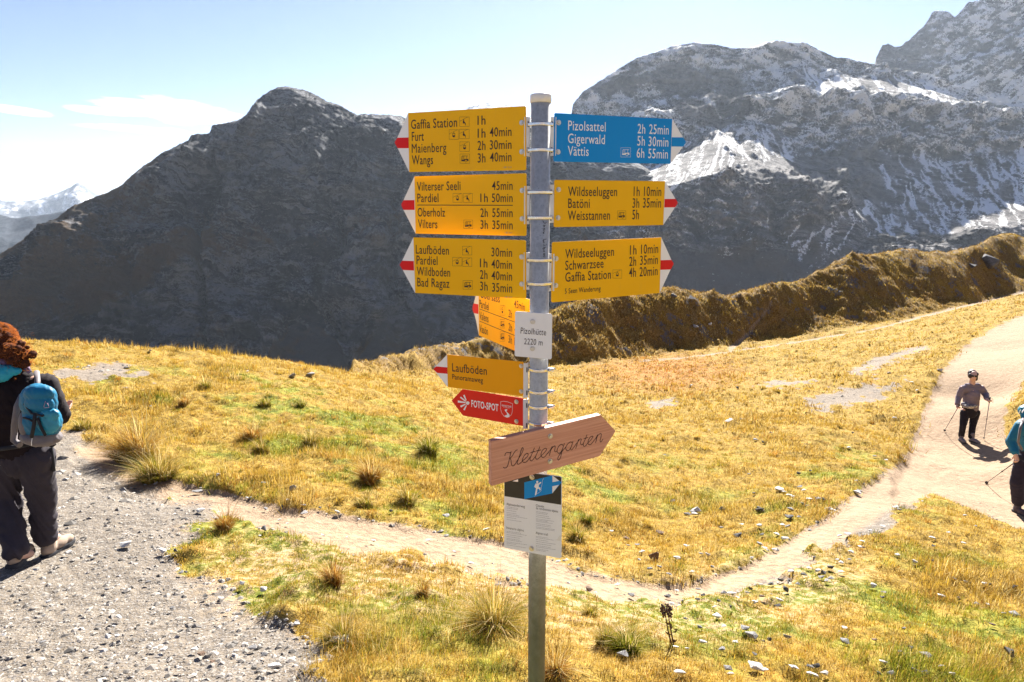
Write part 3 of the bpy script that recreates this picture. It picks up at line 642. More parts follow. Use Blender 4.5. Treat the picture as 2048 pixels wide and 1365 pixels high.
# text: built-in font, narrowed to the widths seen
_tc = {}
def text_mesh_data(s, off):
    if 'M' in s: off = 0
    key = (s, off)
    if key in _tc: return _tc[key]
    cu = bpy.data.curves.new('lettering', 'FONT'); cu.body = s; cu.size = 1; cu.resolution_u = 3; cu.offset = off; cu.space_character = 1.06
    o = bpy.data.objects.new('lettering', cu); COL.objects.link(o)
    bpy.context.view_layer.update()
    me = bpy.data.meshes.new_from_object(o.evaluated_get(bpy.context.evaluated_depsgraph_get()))
    vs = [v.co[:2] for v in me.vertices]; fs = [tuple(p.vertices) for p in me.polygons]
    bpy.data.objects.remove(o); bpy.data.curves.remove(cu); bpy.data.meshes.remove(me)
    _tc[key] = (vs, fs); return _tc[key]
CAPH = None
_q = text_mesh_data('H', 0)[0]; CAPH = (max(v[1] for v in _q) - min(v[1] for v in _q)) * .95; print('CAPH', CAPH)
class Panel:
    """a flat board on the post, set by the photo's outline and its true distance at both ends"""
    def __init__(s, name, poly, inner, outer, F_in, mat, thick=.0025, F_out=None, label=None):
        (xi, yi1, yi2), (xo, yo1, yo2) = inner, outer
        di = ratio(yi2) - ratio(yi1); do = ratio(yo2) - ratio(yo1)
        Fo = F_out or F_in * di / do
        P = [Vector(pix(xi, (yi1 + yi2) / 2, F_in)), Vector(pix(xo, (yo1 + yo2) / 2, Fo))]
        if P[0].x > P[1].x: L, Rr = P[1], P[0]
        else: L, Rr = P[0], P[1]
        X = (Rr - L).normalized(); N = X.cross(Vector((0, 0, 1))).normalized(); Y = N.cross(X)
        s.M = Matrix((X, Y, N)).transposed().to_4x4(); s.M.translation = P[0]; s.N = N; s.O = P[0]; s.Mi = s.M.inverted()
        s.o = None; s.lv = .0004
        bm = bmesh.new(); vs = [bm.verts.new((*s.loc(*p), 0)) for p in poly]; f = bm.faces.new(vs)
        if f.normal.z < 0: f.normal_flip()
        e = bmesh.ops.extrude_face_region(bm, geom=[f]); bmesh.ops.translate(bm, vec=(0, 0, -thick), verts=[v for v in e['geom'] if isinstance(v, bmesh.types.BMVert)])
        bmesh.ops.recalc_face_normals(bm, faces=bm.faces)
        bmesh.ops.bevel(bm, geom=list(bm.edges), offset=min(.0006, thick * .2), segments=2, affect='EDGES')
        s.o = bm_obj(name, bm, mat, post, ROOT.inverted() @ s.M, label=label); s.thick = thick
    def loc(s, px, py):
        v = (py - 682.5) / FPX; d = Vector(((px - 1024) / FPX, CP - v * SP, -(SP + v * CP)))
        k = s.O.dot(s.N) / d.dot(s.N); p = s.Mi @ (d * k); return (p.x, p.y)
    def sheet(s, name, polys, mat, z=.0004, px=True):
        bm = bmesh.new()
        for poly in polys:
            f = bm.faces.new([bm.verts.new((*(s.loc(*p) if px else p), z)) for p in poly]); f.normal_update()
            if f.normal.z < 0: f.normal_flip()
        return bm_obj(name, bm, mat, s.o, smooth='keep')
    def strokes(s, name, lines, wid, mat, z=.0005, px=True):
        bm = bmesh.new()
        k = 0
        for ln in lines:
            p = [Vector(s.loc(*q) if px else q) for q in ln]
            for a, b in zip(p[:-1], p[1:]):
                d = (b - a)
                if d.length < 1e-7: continue
                d.normalize(); n = Vector((-d.y, d.x)) * wid / 2; k += 1; zz = z + (k % 7) * .00003
                a2 = a - d * wid * .2; b2 = b + d * wid * .2
                bm.faces.new([bm.verts.new((*q, zz)) for q in (a2 - n, b2 - n, b2 + n, a2 + n)])
        return bm_obj(name, bm, mat, s.o, smooth='keep')
    def text(s, txt, x0, x1, yb, cap, mat, off=.004, z=.0006, name='lettering', slant=None):
        """letters from x0 to x1 on the baseline that starts at yb, capitals cap pixels high"""
        vs, fs = text_mesh_data(txt, off)
        xs = [v[0] for v in vs]; mx0, mx1 = min(xs), max(xs)
        a = Vector(s.loc(x0, yb)); h = (Vector(s.loc(x0, yb - cap)) - a).length; w = abs(s.loc(x1, yb)[0] - a.x)
        if slant is not None: w = (Vector(s.loc(x1, slant)) - a).length
        ch = .729 if CAPH is None else CAPH
        ang = 0 if slant is None else math.atan2(s.loc(x1, slant)[1] - a.y, s.loc(x1, slant)[0] - a.x)
        ca, sa = math.cos(ang), math.sin(ang)
        me = bpy.data.meshes.new(name)
        co = []
        for v in vs:
            lx = (v[0] - mx0) * w / max(mx1 - mx0, 1e-6); ly = v[1] * h / ch
            co.append((a.x + lx * ca - ly * sa, a.y + lx * sa + ly * ca, z))
        me.from_pydata(co, [], fs); me.materials.append(mat); me.update()
        return link(name, me, s.o)
    def icon(s, kind, x0, y0, x1, y1, mat, lw=.0007):
        A = Vector(s.loc(x0, y0)); B = Vector(s.loc(x1, y0)); C = Vector(s.loc(x0, y1)); D = Vector(s.loc(x1, y1))
        def m(u, v): return tuple((C * (1 - u) + D * u) * (1 - v) + (A * (1 - u) + B * u) * v)
        L = [[m(0, 0), m(1, 0), m(1, 1), m(0, 1), m(0, 0)]]; thick = []; polys = []
        def disc(cx, cy, r, n=14): return [m(cx + r * math.cos(2 * math.pi * i / n), cy + r * math.sin(2 * math.pi * i / n)) for i in range(n)]
        if kind == 'chair':
            L.append([m(0, .54), m(.85, 1)]); thick.append([m(.41, .76), m(.41, .6)])
            polys += [disc(.42, .66, .06), [m(.37, .58), m(.46, .60), m(.52, .48), m(.60, .40), m(.60, .33), m(.48, .30), m(.36, .31), m(.34, .45)], [m(.50, .40), m(.62, .38), m(.67, .12), m(.61, .10), m(.57, .30)]]
        elif kind == 'gondola':
            L.append([m(0, .56), m(.9, 1)]); thick.append([m(.5, .80), m(.5, .62)]); thick.append([m(.37, .36), m(.37, .62), m(.63, .62), m(.63, .36)])
            polys.append([m(.35, .42), m(.65, .42), m(.64, .30), m(.57, .22), m(.43, .22), m(.36, .30)])
        elif kind == 'bus':
            polys += [[m(.14, .22), m(.14, .38), m(.43, .38), m(.43, .22)], [m(.43, .24), m(.43, .44), m(.86, .48), m(.88, .24), m(.76, .24), m(.72, .36), m(.60, .40), m(.50, .34), m(.47, .24)]]
            thick += [[m(.16, .38), m(.18, .72), m(.24, .79), m(.84, .79)], [m(.30, .38), m(.30, .78)], [m(.41, .38), m(.41, .78)], [m(.70, .42), m(.70, .79)]]
            thick.append([m(.61 + .11 * math.cos(2 * math.pi * i / 14), .25 + .12 * math.sin(2 * math.pi * i / 14)) for i in range(15)])
        o = s.strokes('pictogram', L, lw, mat, px=False)
        if polys: s.sheet('pictogram', polys, mat, .0006, px=False)
        if thick: s.strokes('pictogram', thick, lw * 1.7, mat, .0007, px=False)
    def bolt(s, px, py, r=.0058, z=0., name='bolt'):
        a = s.loc(px, py); bm = bmesh.new()
        lathe_bm(bm, [(r * 1.35, 0), (r * 1.38, .0008), (r * 1.3, .0014)], 0, 0, 24)
        for v in bmesh.ops.create_cone(bm, cap_ends=True, segments=6, radius1=r, radius2=r * .88, depth=.0042, matrix=Matrix.Translation((0, 0, .0034)) @ Matrix.Rotation(random.random() * 3, 4, 'Z'))['verts']: pass
        return bm_obj(name, bm, M_bolt, s.o, Matrix.Translation((a[0], a[1], z)))
random.seed(5)
def direction_sign(label, body, tip, tipx, band, inner, outer, F_in, mat, bandmat, ink, bolts, rows, icons, cap, small=None):
    poly = body[:1] + body[1:]
    full = poly + tip if True else poly
    p = Panel('direction_sign', full, inner, outer, F_in, mat, label=label)
    # white arrow head with its coloured stripe
    p.sheet('arrow_tip', [[body[-1]] + tip + [body[0]]], M_white, .0005)
    p.sheet('arrow_stripe', [band], bandmat, .0009)
    for bx, by in bolts: p.bolt(bx, by)
    for (txt, x0, x1, yb, *c) in rows: p.text(txt, x0, x1, yb, c[0] if c else cap, ink, z=.0007)
    for ic in icons: p.icon(*ic, ink)
    if small: p.text(small[0], *small[1:], M_grey if ink is M_ink else ink, off=0, z=.0007)
    return p
# body: outer-top, inner-top, inner-bottom, outer-bottom ; tip goes outer-bottom -> point -> outer-top
FI = PF - .006
p = direction_sign('yellow sign with four lines from Gaffia Station to Wangs, topmost on the left', [(816.4, 226.4), (1049.5, 212.4), (1051.8, 214.5), (1052.3, 338.5), (1050, 341), (818.6, 344.6)], [(795.4, 296.7), (790, 287), (790, 284.6), (794.6, 276.5)], None,
    [(794.8, 276.3), (817.4, 275.6), (817.7, 297), (795.6, 297), (790, 287), (790, 284.6)], (1052, 212.5, 341), (818, 227, 344.6), FI, M_yellow, M_red, M_ink, [(1043.4, 246), (1043.4, 304)],
    [('Gaffia Station', 822.5, 914.5, 258.6), ('1h', 955.3, 971, 250.5), ('Furt', 824, 848, 282.8), ('1h', 955.5, 971, 276.2), ('40min', 979.5, 1023, 274), ('Maienberg', 824, 893, 306.4), ('2h', 955.3, 971, 300.8), ('30min', 979.7, 1023, 299.6),
     ('Wangs', 824.2, 866.4, 329.7), ('3h', 955.5, 971, 325.7), ('40min', 980, 1023, 324)],
    [('chair', 919.3, 234.6, 938.6, 253.4), ('gondola', 898.5, 260.2, 917, 279.3), ('chair', 919.3, 259.2, 938.6, 278), ('gondola', 919.8, 284.3, 939, 303.4), ('bus', 920.2, 308.6, 939.5, 327.2)], 17.2, ('s 280 / 10.13', 1006, 1023, 337, 3.2))
direction_sign('yellow sign with a black dividing line, Vilterser Seeli above and Vilters below', [(829, 353.3), (1050.5, 346.9), (1052.7, 349.5), (1052.8, 470), (1050.5, 472.4), (831.4, 467.8)], [(807.2, 420.6), (802.9, 411), (802.9, 409), (807.2, 401)], None,
    [(807.2, 401), (829.2, 400.8), (829.6, 420.4), (807.2, 420.4), (802.9, 411), (802.9, 409)], (1052.5, 347.2, 472.4), (830, 353.3, 467.6), FI, M_yellow, M_red, M_ink, [(1044.2, 381.4), (1044.2, 438)],
    [('Vilterser Seeli', 834.4, 921.3, 382), ('45min', 984, 1025.3, 380.6), ('Pardiel', 835.2, 877.2, 405), ('1h', 961, 975.8, 404.8), ('50min', 984, 1025.3, 404.8), ('Oberholz', 835.8, 890.5, 433.5), ('2h', 961, 976, 434.5), ('55min', 984.8, 1025.3, 434.5),
     ('Vilters', 836.6, 875, 456.6), ('3h', 961.2, 976, 458.2), ('35min', 984.8, 1025.4, 458.6)],
    [('gondola', 906.1, 387.4, 924.4, 405.3), ('chair', 926.8, 387.4, 945, 405.3), ('bus', 927.7, 440.5, 945.6, 457.7)], 16.2, ('s 280 / 10.17', 1009.5, 1024.8, 467.6, 3.2)).strokes('dividing_line', [[(835.2, 410.7), (1025.4, 411.2)]], .0022, M_ink)
direction_sign('yellow sign listing Laufböden, Pardiel, Wildboden and Bad Ragaz, third on the left', [(827, 475.2), (1050, 480.8), (1051.9, 483.3), (1052.4, 595.4), (1050.5, 597.6), (830.5, 586.5)], [(805.7, 540.4), (800, 531), (800, 528.9), (804.4, 521.9)], None,
    [(804.6, 521.9), (827.8, 522.6), (828.3, 541.6), (805.8, 540.4), (800, 531), (800, 528.9)], (1052.2, 481, 597.5), (828.6, 475.2, 586.4), FI, M_yellow, M_red, M_ink, [(1043.4, 514.3), (1043.4, 568.6)],
    [('Laufböden', 832, 898, 507.8), ('30min', 982.9, 1024.2, 513), ('Pardiel', 833.4, 875.2, 529), ('1h', 960, 974.9, 534.9), ('40min', 982.9, 1024.2, 537), ('Wildboden', 834, 900.4, 551.2), ('2h', 960, 975, 558), ('40min', 983, 1024.2, 560), ('Bad Ragaz', 834.9, 899, 573.2),
     ('3h', 960.2, 975.3, 581), ('35min', 984.2, 1024.4, 583.6)],
    [('chair', 925.2, 493, 943.8, 510.4), ('gondola', 905.2, 515.3, 923.8, 532.4), ('chair', 925.5, 516.3, 943.8, 533.6), ('bus', 926.2, 561.6, 944.8, 579)], 16.4, ('s 280 / 10.17', 1008.6, 1024.4, 596, 3.2))
direction_sign('blue alpine route sign to Pizolsattel, Gigerwald and Vättis, top right', [(1344.3, 238.4), (1111, 226.6), (1108.9, 228.5), (1107.4, 321.5), (1109.5, 323.8), (1340.7, 328.3)], [(1366, 293.9), (1370.9, 286), (1370.9, 283.4), (1366, 275.6)], None,
    [(1366, 275.4), (1343.2, 275.2), (1342.4, 293.6), (1366, 293.9), (1370.9, 286), (1370.9, 283.4)], (1108.2, 227, 323.5), (1342.6, 238.4, 328.3), FI, M_blue, M_blue, M_white, [(1117.1, 245.6), (1116.1, 304.3)],
    [('Pizolsattel', 1136, 1211, 260.6), ('2h', 1274.8, 1290, 267.3), ('25min', 1298, 1337, 268.2), ('Gigerwald', 1135.7, 1209.4, 286.6), ('5h', 1274.2, 1289.2, 291.5), ('30min', 1296.6, 1336.2, 292.6), ('Vättis', 1135.4, 1177, 311.4), ('6h', 1273, 1288, 315.8), ('55min', 1296, 1335.2, 316.8)],
    [('bus', 1241.4, 296.2, 1261, 314.6)], 18.0)
direction_sign('yellow sign naming Batöni and Weisstannen, middle right', [(1330, 363), (1111, 360.2), (1108.9, 362.5), (1107.8, 452.4), (1109.8, 454.8), (1326.2, 450.6)], [(1350, 415), (1355, 407.6), (1355, 405.2), (1350.7, 398.4)], None,
    [(1350.7, 398.4), (1328.9, 398.6), (1328.2, 415.4), (1350, 415), (1355, 407.6), (1355, 405.2)], (1108.4, 360.6, 454.7), (1328.2, 363, 450.6), FI, M_yellow, M_red, M_ink, [(1117, 379.8), (1116, 436.1)],
    [('Wildseeluggen', 1136, 1233.8, 392.6), ('1h', 1267, 1278.9, 392.7), ('10min', 1287.6, 1322, 392.7), ('Batöni', 1136, 1179.2, 416.5), ('3h', 1264.6, 1278, 416.1), ('35min', 1285.4, 1321.6, 415.8), ('Weisstannen', 1135.4, 1219.6, 441), ('5h', 1264.2, 1277.4, 439.2)],
    [('bus', 1234.6, 422.3, 1251.4, 439.2)], 18.0)
direction_sign('yellow sign with Schwarzsee and small 5 Seen Wanderung line, lowest right', [(1322.4, 475.3), (1106.4, 484.6), (1104.3, 487), (1102.7, 603), (1105, 605.4), (1319, 586.5)], [(1341, 539.4), (1346.7, 529.4), (1346.7, 526.8), (1342.7, 520.5)], None,
    [(1342.7, 520.3), (1321, 521), (1320.4, 540.2), (1341, 539.4), (1346.7, 529.4), (1346.7, 526.8)], (1103.6, 485, 605.3), (1320.7, 475.4, 586.4), FI, M_yellow, M_red, M_ink, [(1112.2, 517.8), (1111.6, 571.5)],
    [('Wildseeluggen', 1130.4, 1227.6, 517.4), ('1h', 1259.6, 1272.5, 509.8), ('10min', 1281.8, 1316, 508.2), ('Schwarzsee', 1130.4, 1206.8, 540.6), ('2h', 1258.2, 1272, 532.6), ('35min', 1279.8, 1315.4, 530.6), ('Gaffia Station', 1130.4, 1221.6, 564.2), ('4h', 1257.6, 1271.6, 554.8), ('20min', 1278.8, 1314.6, 553.4),
     ('5 Seen Wanderung', 1129.6, 1200.9, 588, 9.6)],
    [('gondola', 1225.5, 540.3, 1243.4, 556.8)], 17.4)
q = direction_sign('yellow sign turned away behind the pole, with Pardiel, Valens and Vasön', [(957.3, 570.6), (1068, 602), (1068, 718.8), (958, 671.6)], [(952, 640), (945.6, 619), (945.2, 615.4), (947.6, 607)], None,
    [(947.4, 607.2), (957, 609.2), (957.2, 628.5), (947.6, 626.5), (945.4, 619), (945.2, 615.4)], (1068, 602, 718.8), (957.6, 570.6, 671.6), PF + .06, M_yellow, M_red, M_ink, [],
    [], [('gondola', 1000.4, 611.5, 1009.8, 631), ('bus', 1000.4, 639.4, 1009.8, 656.5), ('bus', 1000.4, 664, 1009.8, 683)], 15)
for tx, x0, x1, y0, y1 in [('Obersäss', 961, 999.8, 595.4, 606), ('45min', 1028.5, 1049.7, 615.2, 622.5), ('Pardiel', 959.2, 978, 615.0, 621.5), ('2h', 1017.2, 1024.2, 634.2, 636.8), ('Valens', 959.2, 977, 638.6, 645.6), ('2h', 1017.2, 1024.2, 661, 664), ('Vasön', 959.2, 976, 664.2, 671), ('3h', 1017.2, 1024.2, 685.6, 688.6), ('40min', 1029, 1050, 666, 675), ('15min', 1029, 1050, 690.5, 699.5)]:
    q.text(tx, x0, x1, y0, 14.5, M_ink, slant=y1)
q.strokes('dividing_line', [[(959.4, 618.3), (1055, 654)], [(959.4, 642.7), (1055, 682)]], .002, M_ink)
# altitude plate in front of the pole
p = Panel('altitude_plate', [(1032.5, 623), (1102, 628.3), (1104.5, 631), (1103.5, 716.5), (1101, 719.3), (1031.5, 713), (1029.2, 710.5), (1030.2, 625.5)], (1030, 623.2, 712.8), (1104, 628.4, 719.2), PF - PR - .006, M_white, label='small white plate reading Pizolhütte 2220 m', F_out=PF - PR - .013)
p.text('Pizolhütte', 1041, 1092, 667.4, 11.5, M_ink, off=.0, slant=671.3); p.text('2220 m', 1048, 1084.8, 688.8, 11.2, M_ink, off=.0, slant=691.5)
p.bolt(1065.4, 643.8); p.bolt(1065, 697.6)
# lower left pair
p = Panel('direction_sign', [(894.2, 709.6), (1045.5, 724.2), (1047.6, 727), (1046.5, 790.5), (1044, 793), (895.7, 774.6), (874.4, 746.4), (867.4, 739.6), (867.4, 737.6), (872.3, 733.2)], (1047, 724.4, 793), (895, 709.6, 774.5), PF - .004, M_orange, label='deeper yellow Laufböden Panoramaweg sign below the altitude plate')
p.sheet('arrow_tip', [[(894.2, 709.6), (895.7, 774.6), (867.4, 739.6), (867.4, 737.6)]], M_white, .0005)
p.sheet('arrow_stripe', [[(872.3, 733.2), (894.8, 735.2), (895.2, 748), (874.6, 746.2), (867.4, 739.6), (867.4, 737.6)]], M_red, .0009)
p.text('Laufböden', 904.8, 973.9, 743.0, 15.4, M_ink, slant=750.4); p.text('Panoramaweg', 904.8, 966.2, 758.6, 9.6, M_ink, off=.004, slant=766.2)
p.bolt(1042.3, 732.4, .0052); p.bolt(1042.3, 783.4, .0052)
F4 = lambda x, y: (890 + x / 12.047, 780 + y / 12.047)
p = Panel('photo_spot_sign', [F4(420, -14), F4(1880, 205), F4(1880, 876), F4(430, 622), F4(158, 262)], (1046.3, 797, 852.7), (924.8, 778.8, 831.8), PF - .004, M_redp, label='red arrow sign reading FOTO-SPOT')
p.text('FOTO-SPOT', *F4(638, 0)[:1], F4(1290, 0)[0], F4(0, 405)[1], 12.4, M_white, off=.022, slant=F4(0, 515)[1])
cx, cy = 548, 320
p.sheet('sunburst_emblem', [[F4(cx + 43 * math.cos(i * .4), cy + 43 * math.sin(i * .4)) for i in range(16)], [F4(497, 295), F4(495, 320), F4(312, 308), F4(314, 255)], [F4(512, 270), F4(494, 288), F4(363, 190), F4(385, 163)],
    [F4(523, 250), F4(503, 258), F4(438, 135), F4(475, 118)], [F4(492, 335), F4(503, 352), F4(390, 428), F4(366, 386)], [F4(508, 368), F4(526, 378), F4(480, 496), F4(442, 478)]], M_white, .0005)
p.strokes('shield_emblem', [[F4(*a) for a in [(1342, 290), (1400, 276), (1500, 285), (1630, 335), (1625, 520), (1600, 600), (1550, 650), (1500, 665), (1430, 640), (1370, 560), (1342, 470), (1342, 290)]]], .0011, M_white)
p.sheet('shield_emblem', [[F4(*a) for a in [(1432, 628), (1500, 600), (1492, 560), (1445, 500), (1440, 478), (1500, 465), (1500, 495), (1478, 505), (1490, 530), (1550, 590), (1560, 630), (1530, 662), (1490, 668)]]], M_white, .0006)
p.text('GRAND TOUR', *F4(1368, 0)[:1], F4(1604, 0)[0], F4(0, 390)[1], 3.0, M_white, off=.02, slant=F4(0, 430)[1])
p.text('of Switzerland', F4(1412, 0)[0], F4(1555, 0)[0], F4(0, 425)[1], 1.3, M_white, off=.01, slant=F4(0, 447)[1])
p.bolt(*F4(1722, 290), .0056); p.bolt(*F4(1722, 760), .0056)
# routed larch arrow
F6 = lambda x, y: (960 + x / 7.062, 820 + y / 7.062)
W_F = PF - PR - .034
p = Panel('wooden_arrow_sign', [F6(160, 447), F6(1705, 72), F6(1915, 302), F6(1690, 655), F6(162, 1078)], (F6(160, 0)[0], F6(0, 447)[1], F6(0, 1078)[1]), (F6(1700, 0)[0], F6(0, 72)[1], F6(0, 652)[1]), 2.005, M_wood, thick=.024, F_out=2.16, label='reddish wooden arrow board with Klettergarten in black script')
A_ = lambda L: [(1000 + x / 18.618, 890 + y / 18.618) for x, y in L]
B_ = lambda L: [(1095 + x / 17.067, 855 + y / 17.067) for x, y in L]
def catmull(pts, n=4):
    out = []
    for i in range(len(pts) - 1):
        p0 = pts[max(i - 1, 0)]; p1 = pts[i]; p2 = pts[i + 1]; p3 = pts[min(i + 2, len(pts) - 1)]
        for k in range(n):
            t_ = k / n
            out.append(tuple(.5 * (2 * p1[a] + (p2[a] - p0[a]) * t_ + (2 * p0[a] - 5 * p1[a] + 4 * p2[a] - p3[a]) * t_ ** 2 + (3 * p1[a] - p0[a] - 3 * p2[a] + p3[a]) * t_ ** 3) for a in (0, 1)))
    return out + [pts[-1]]
SCR = [A_([(180, 410), (190, 350), (230, 300), (290, 288), (370, 295), (415, 262)]), A_([(415, 250), (385, 360), (350, 520), (310, 690), (280, 790), (230, 850), (170, 865), (120, 835)]), A_([(650, 190), (600, 205), (540, 270), (470, 390), (420, 460), (370, 490)]),
       A_([(370, 490), (405, 560), (420, 680), (440, 760), (475, 790), (530, 760), (610, 640), (700, 500), (800, 330), (860, 190), (855, 120), (825, 115), (790, 190), (740, 370), (680, 540), (640, 660), (655, 720), (710, 715), (780, 660), (840, 600), (930, 520), (1020, 430), (1050, 370), (1040, 325), (990, 320), (920, 380), (860, 480), (830, 580), (860, 640), (920, 660), (990, 630), (1060, 540), (1130, 450)]),
       A_([(1280, 110), (1230, 240), (1170, 380), (1120, 500), (1120, 570), (1160, 600), (1210, 570), (1290, 470), (1340, 410)]), A_([(1140, 290), (1310, 240)]), A_([(1480, 70), (1430, 210), (1360, 350), (1320, 450), (1340, 520), (1390, 535), (1440, 500), (1520, 420), (1620, 320), (1700, 230), (1735, 170), (1710, 130), (1650, 140), (1570, 220), (1530, 320), (1530, 410), (1570, 460), (1620, 470), (1680, 430), (1780, 300), (1850, 220), (1920, 120)]),
       A_([(1350, 230), (1520, 185)]), B_([(0, 900), (80, 790), (160, 680)]), B_([(160, 650), (110, 780), (60, 970)]), B_([(110, 780), (180, 680), (230, 640), (260, 650), (250, 740), (245, 810), (280, 840), (330, 800)]), B_([(520, 620), (500, 590), (450, 585), (390, 640), (340, 730), (325, 810), (350, 870), (390, 885), (440, 860), (500, 760), (545, 640)]),
       B_([(575, 550), (530, 680), (480, 860), (450, 1000), (410, 1090), (370, 1115), (345, 1085), (370, 1000), (440, 900), (520, 800), (620, 670)]), B_([(850, 545), (830, 520), (790, 500), (730, 530), (660, 610), (620, 700), (640, 770), (680, 800), (730, 780), (790, 700), (835, 600)]), B_([(865, 480), (825, 620), (790, 720), (800, 770), (830, 765), (900, 680), (1000, 530)]),
       B_([(1060, 410), (1020, 540), (960, 730)]), B_([(1010, 540), (1060, 460), (1110, 400), (1150, 410), (1130, 500), (1130, 570), (1170, 600), (1210, 560)]), B_([(1340, 260), (1290, 400), (1220, 560), (1225, 630), (1260, 650), (1310, 620), (1380, 530), (1470, 440), (1540, 340), (1545, 305), (1500, 305), (1430, 370), (1385, 470), (1385, 560), (1430, 595), (1490, 570), (1570, 470), (1640, 380), (1710, 260)]),
       B_([(1240, 385), (1370, 350)]), B_([(1710, 250), (1680, 370), (1640, 530)]), B_([(1660, 420), (1700, 310), (1760, 240), (1810, 215), (1835, 240), (1820, 340), (1795, 440), (1800, 500), (1840, 480), (1890, 400)])]
p.strokes('lettering', [catmull(l, 3) for l in SCR], .0022, M_burn, .0003)
p.bolt(*F6(992, 372), .0062); p.bolt(*F6(990, 728), .0062)
# information board
F7 = lambda x, y: (990 + x / 6.825, 930 + y / 6.825); F5 = lambda x, y: (1040 + x / 22.756, 945 + y / 22.756)
p = Panel('information_board', [F7(140, 62), F7(890, 157), F7(912, 175), F7(905, 1262), F7(888, 1278), F7(138, 1135), F7(125, 1115), F7(124, 75)], (F7(124, 0)[0], F7(0, 60)[1], F7(0, 1130)[1]), (F7(909, 0)[0], F7(0, 160)[1], F7(0, 1280)[1]), PF - .002, M_white, F_out=2.055, label='white alpine route information board with a black header under the wooden arrow')
p.sheet('header', [[F7(129, 68), F7(890, 163), F7(905, 178), F7(903, 545), F7(129, 427)]], M_black, .0005)
p.sheet('route_arrow', [[F5(200, 455), F5(1478, 140), F5(1900, 455), F5(1478, 955), F5(200, 1215)]], M_blue, .0009)
p.sheet('route_arrow', [[F5(1478, 130), F5(1790, 380), F5(1490, 440)], [F5(1478, 630), F5(1780, 565), F5(1480, 950)], [F7(238, 222), F7(318, 195), F7(318, 231)]], M_white, .0013)
p.sheet('hiker_pictogram', [[F5(795 + 48 * math.cos(i * .45), 432 + 55 * math.sin(i * .45)) for i in range(14)], [F5(*a) for a in [(720, 505), (860, 490), (940, 430), (975, 450), (960, 490), (870, 560), (860, 690), (930, 670), (950, 800), (900, 820), (880, 740), (800, 750), (770, 960), (700, 1040), (685, 1020), (740, 710), (690, 690), (655, 650), (690, 560)]]], M_white, .0013)
p.strokes('hiker_pictogram', [[F5(*a) for a in [(1085, 275), (1035, 360), (1000, 600), (965, 840), (820, 950), (665, 1085)]]], .0008, M_white, .0014)
for tx, x0, x1, y0, y1 in [('Alpinwanderweg', 158, 408, 548, 588), ('Chemin', 560, 668, 570, 585), ('de randonnée alpine', 560, 860, 605, 652), ('Itinerario alpino', 158, 395, 872, 912), ('Alpine trail', 558, 722, 942, 968)]:
    a = F7(x0, y0); b_ = F7(x1, y1); p.text(tx, a[0], b_[0], a[1], 4.6, M_grey if 0 else M_ink, off=-.004, slant=b_[1])
rs = random.Random(8); L = []
for x0, w, ys in [(160, 290, [572, 590, 618, 650, 672, 690, 715, 745]), (560, 300, [637, 655, 682, 706, 735, 752, 768, 800, 820, 846, 862]), (160, 280, [905, 922, 950, 976, 1003, 1020, 1050, 1068, 1092]), (560, 280, [975, 992, 1018, 1044, 1072, 1100, 1118, 1146, 1163])]:
    for y in ys:
        x = x0; xe = x0 + w * rs.uniform(.4, 1)
        while x < xe:
            g = rs.uniform(9, 34); L.append([F7(x, y + (x - x0) * .15), F7(min(x + g, xe), y + (min(x + g, xe) - x0) * .15)]); x += g + 5
p.strokes('small_print', L, .0009, M_grey, .0005)['kind'] = 'stuff'
p.sheet('torn_patch', [[F7(905, 965), F7(885, 962), F7(868, 985), F7(850, 1015), F7(820, 1025), F7(905, 1042)]], M_alu, .0006)
p.bolt(*F7(505, 168), .0066); p.bolt(*F7(500, 1143), .0066)
# handwriting on the pole
def on_pole(px, py):
    v = (py - 682.5) / FPX; d = Vector(((px - 1024) / FPX, CP - v * SP, -(SP + v * CP)))
    a = d.x ** 2 + d.y ** 2; b = -2 * (d.x * PX0 + d.y * PF); c = PX0 ** 2 + PF ** 2 - (PR + .0006) ** 2
    k = (-b - math.sqrt(max(b * b - 4 * a * c, 0))) / (2 * a); return d * k
M_pen = simple('felt_pen', (.01, .01, .015), .6)
bm = bmesh.new(); G = lambda x, y: (1070 + x / 13.65, 430 + y / 13.65)
pen = [[(205, 175), (225, 172), (240, 215), (275, 240), (305, 215), (300, 190)], [(215, 290), (300, 285)], [(250, 290), (262, 335), (225, 325)], [(215, 370), (270, 375), (265, 420), (215, 420), (240, 400)], [(265, 455), (215, 480), (255, 500), (215, 520)], [(218, 575), (226, 578)],
       [(310, 668), (240, 670), (210, 700), (250, 715), (215, 745), (262, 765)], [(220, 800), (255, 805)], [(318, 820), (225, 850)], [(310, 880), (225, 905), (215, 940), (250, 945), (262, 900)], [(225, 975), (262, 985), (255, 1010), (222, 1000)], [(240, 1050), (228, 1085), (255, 1100), (268, 1065), (245, 1050)], [(270, 1110), (235, 1120), (240, 1155), (280, 1150)]]
for ln in pen:
    ps = [on_pole(*G(*q)) for q in ln]
    for a, b_ in zip(ps[:-1], ps[1:]):
        d = (b_ - a); n = d.cross(Vector((0, -1, 0))).normalized() * .0008
        bm.faces.new([bm.verts.new(q - Vector((PX0, PF, post_z))) for q in (a - n, b_ - n, b_ + n, a + n)])
bm_obj('handwriting', bm, M_pen, pole, smooth='keep')
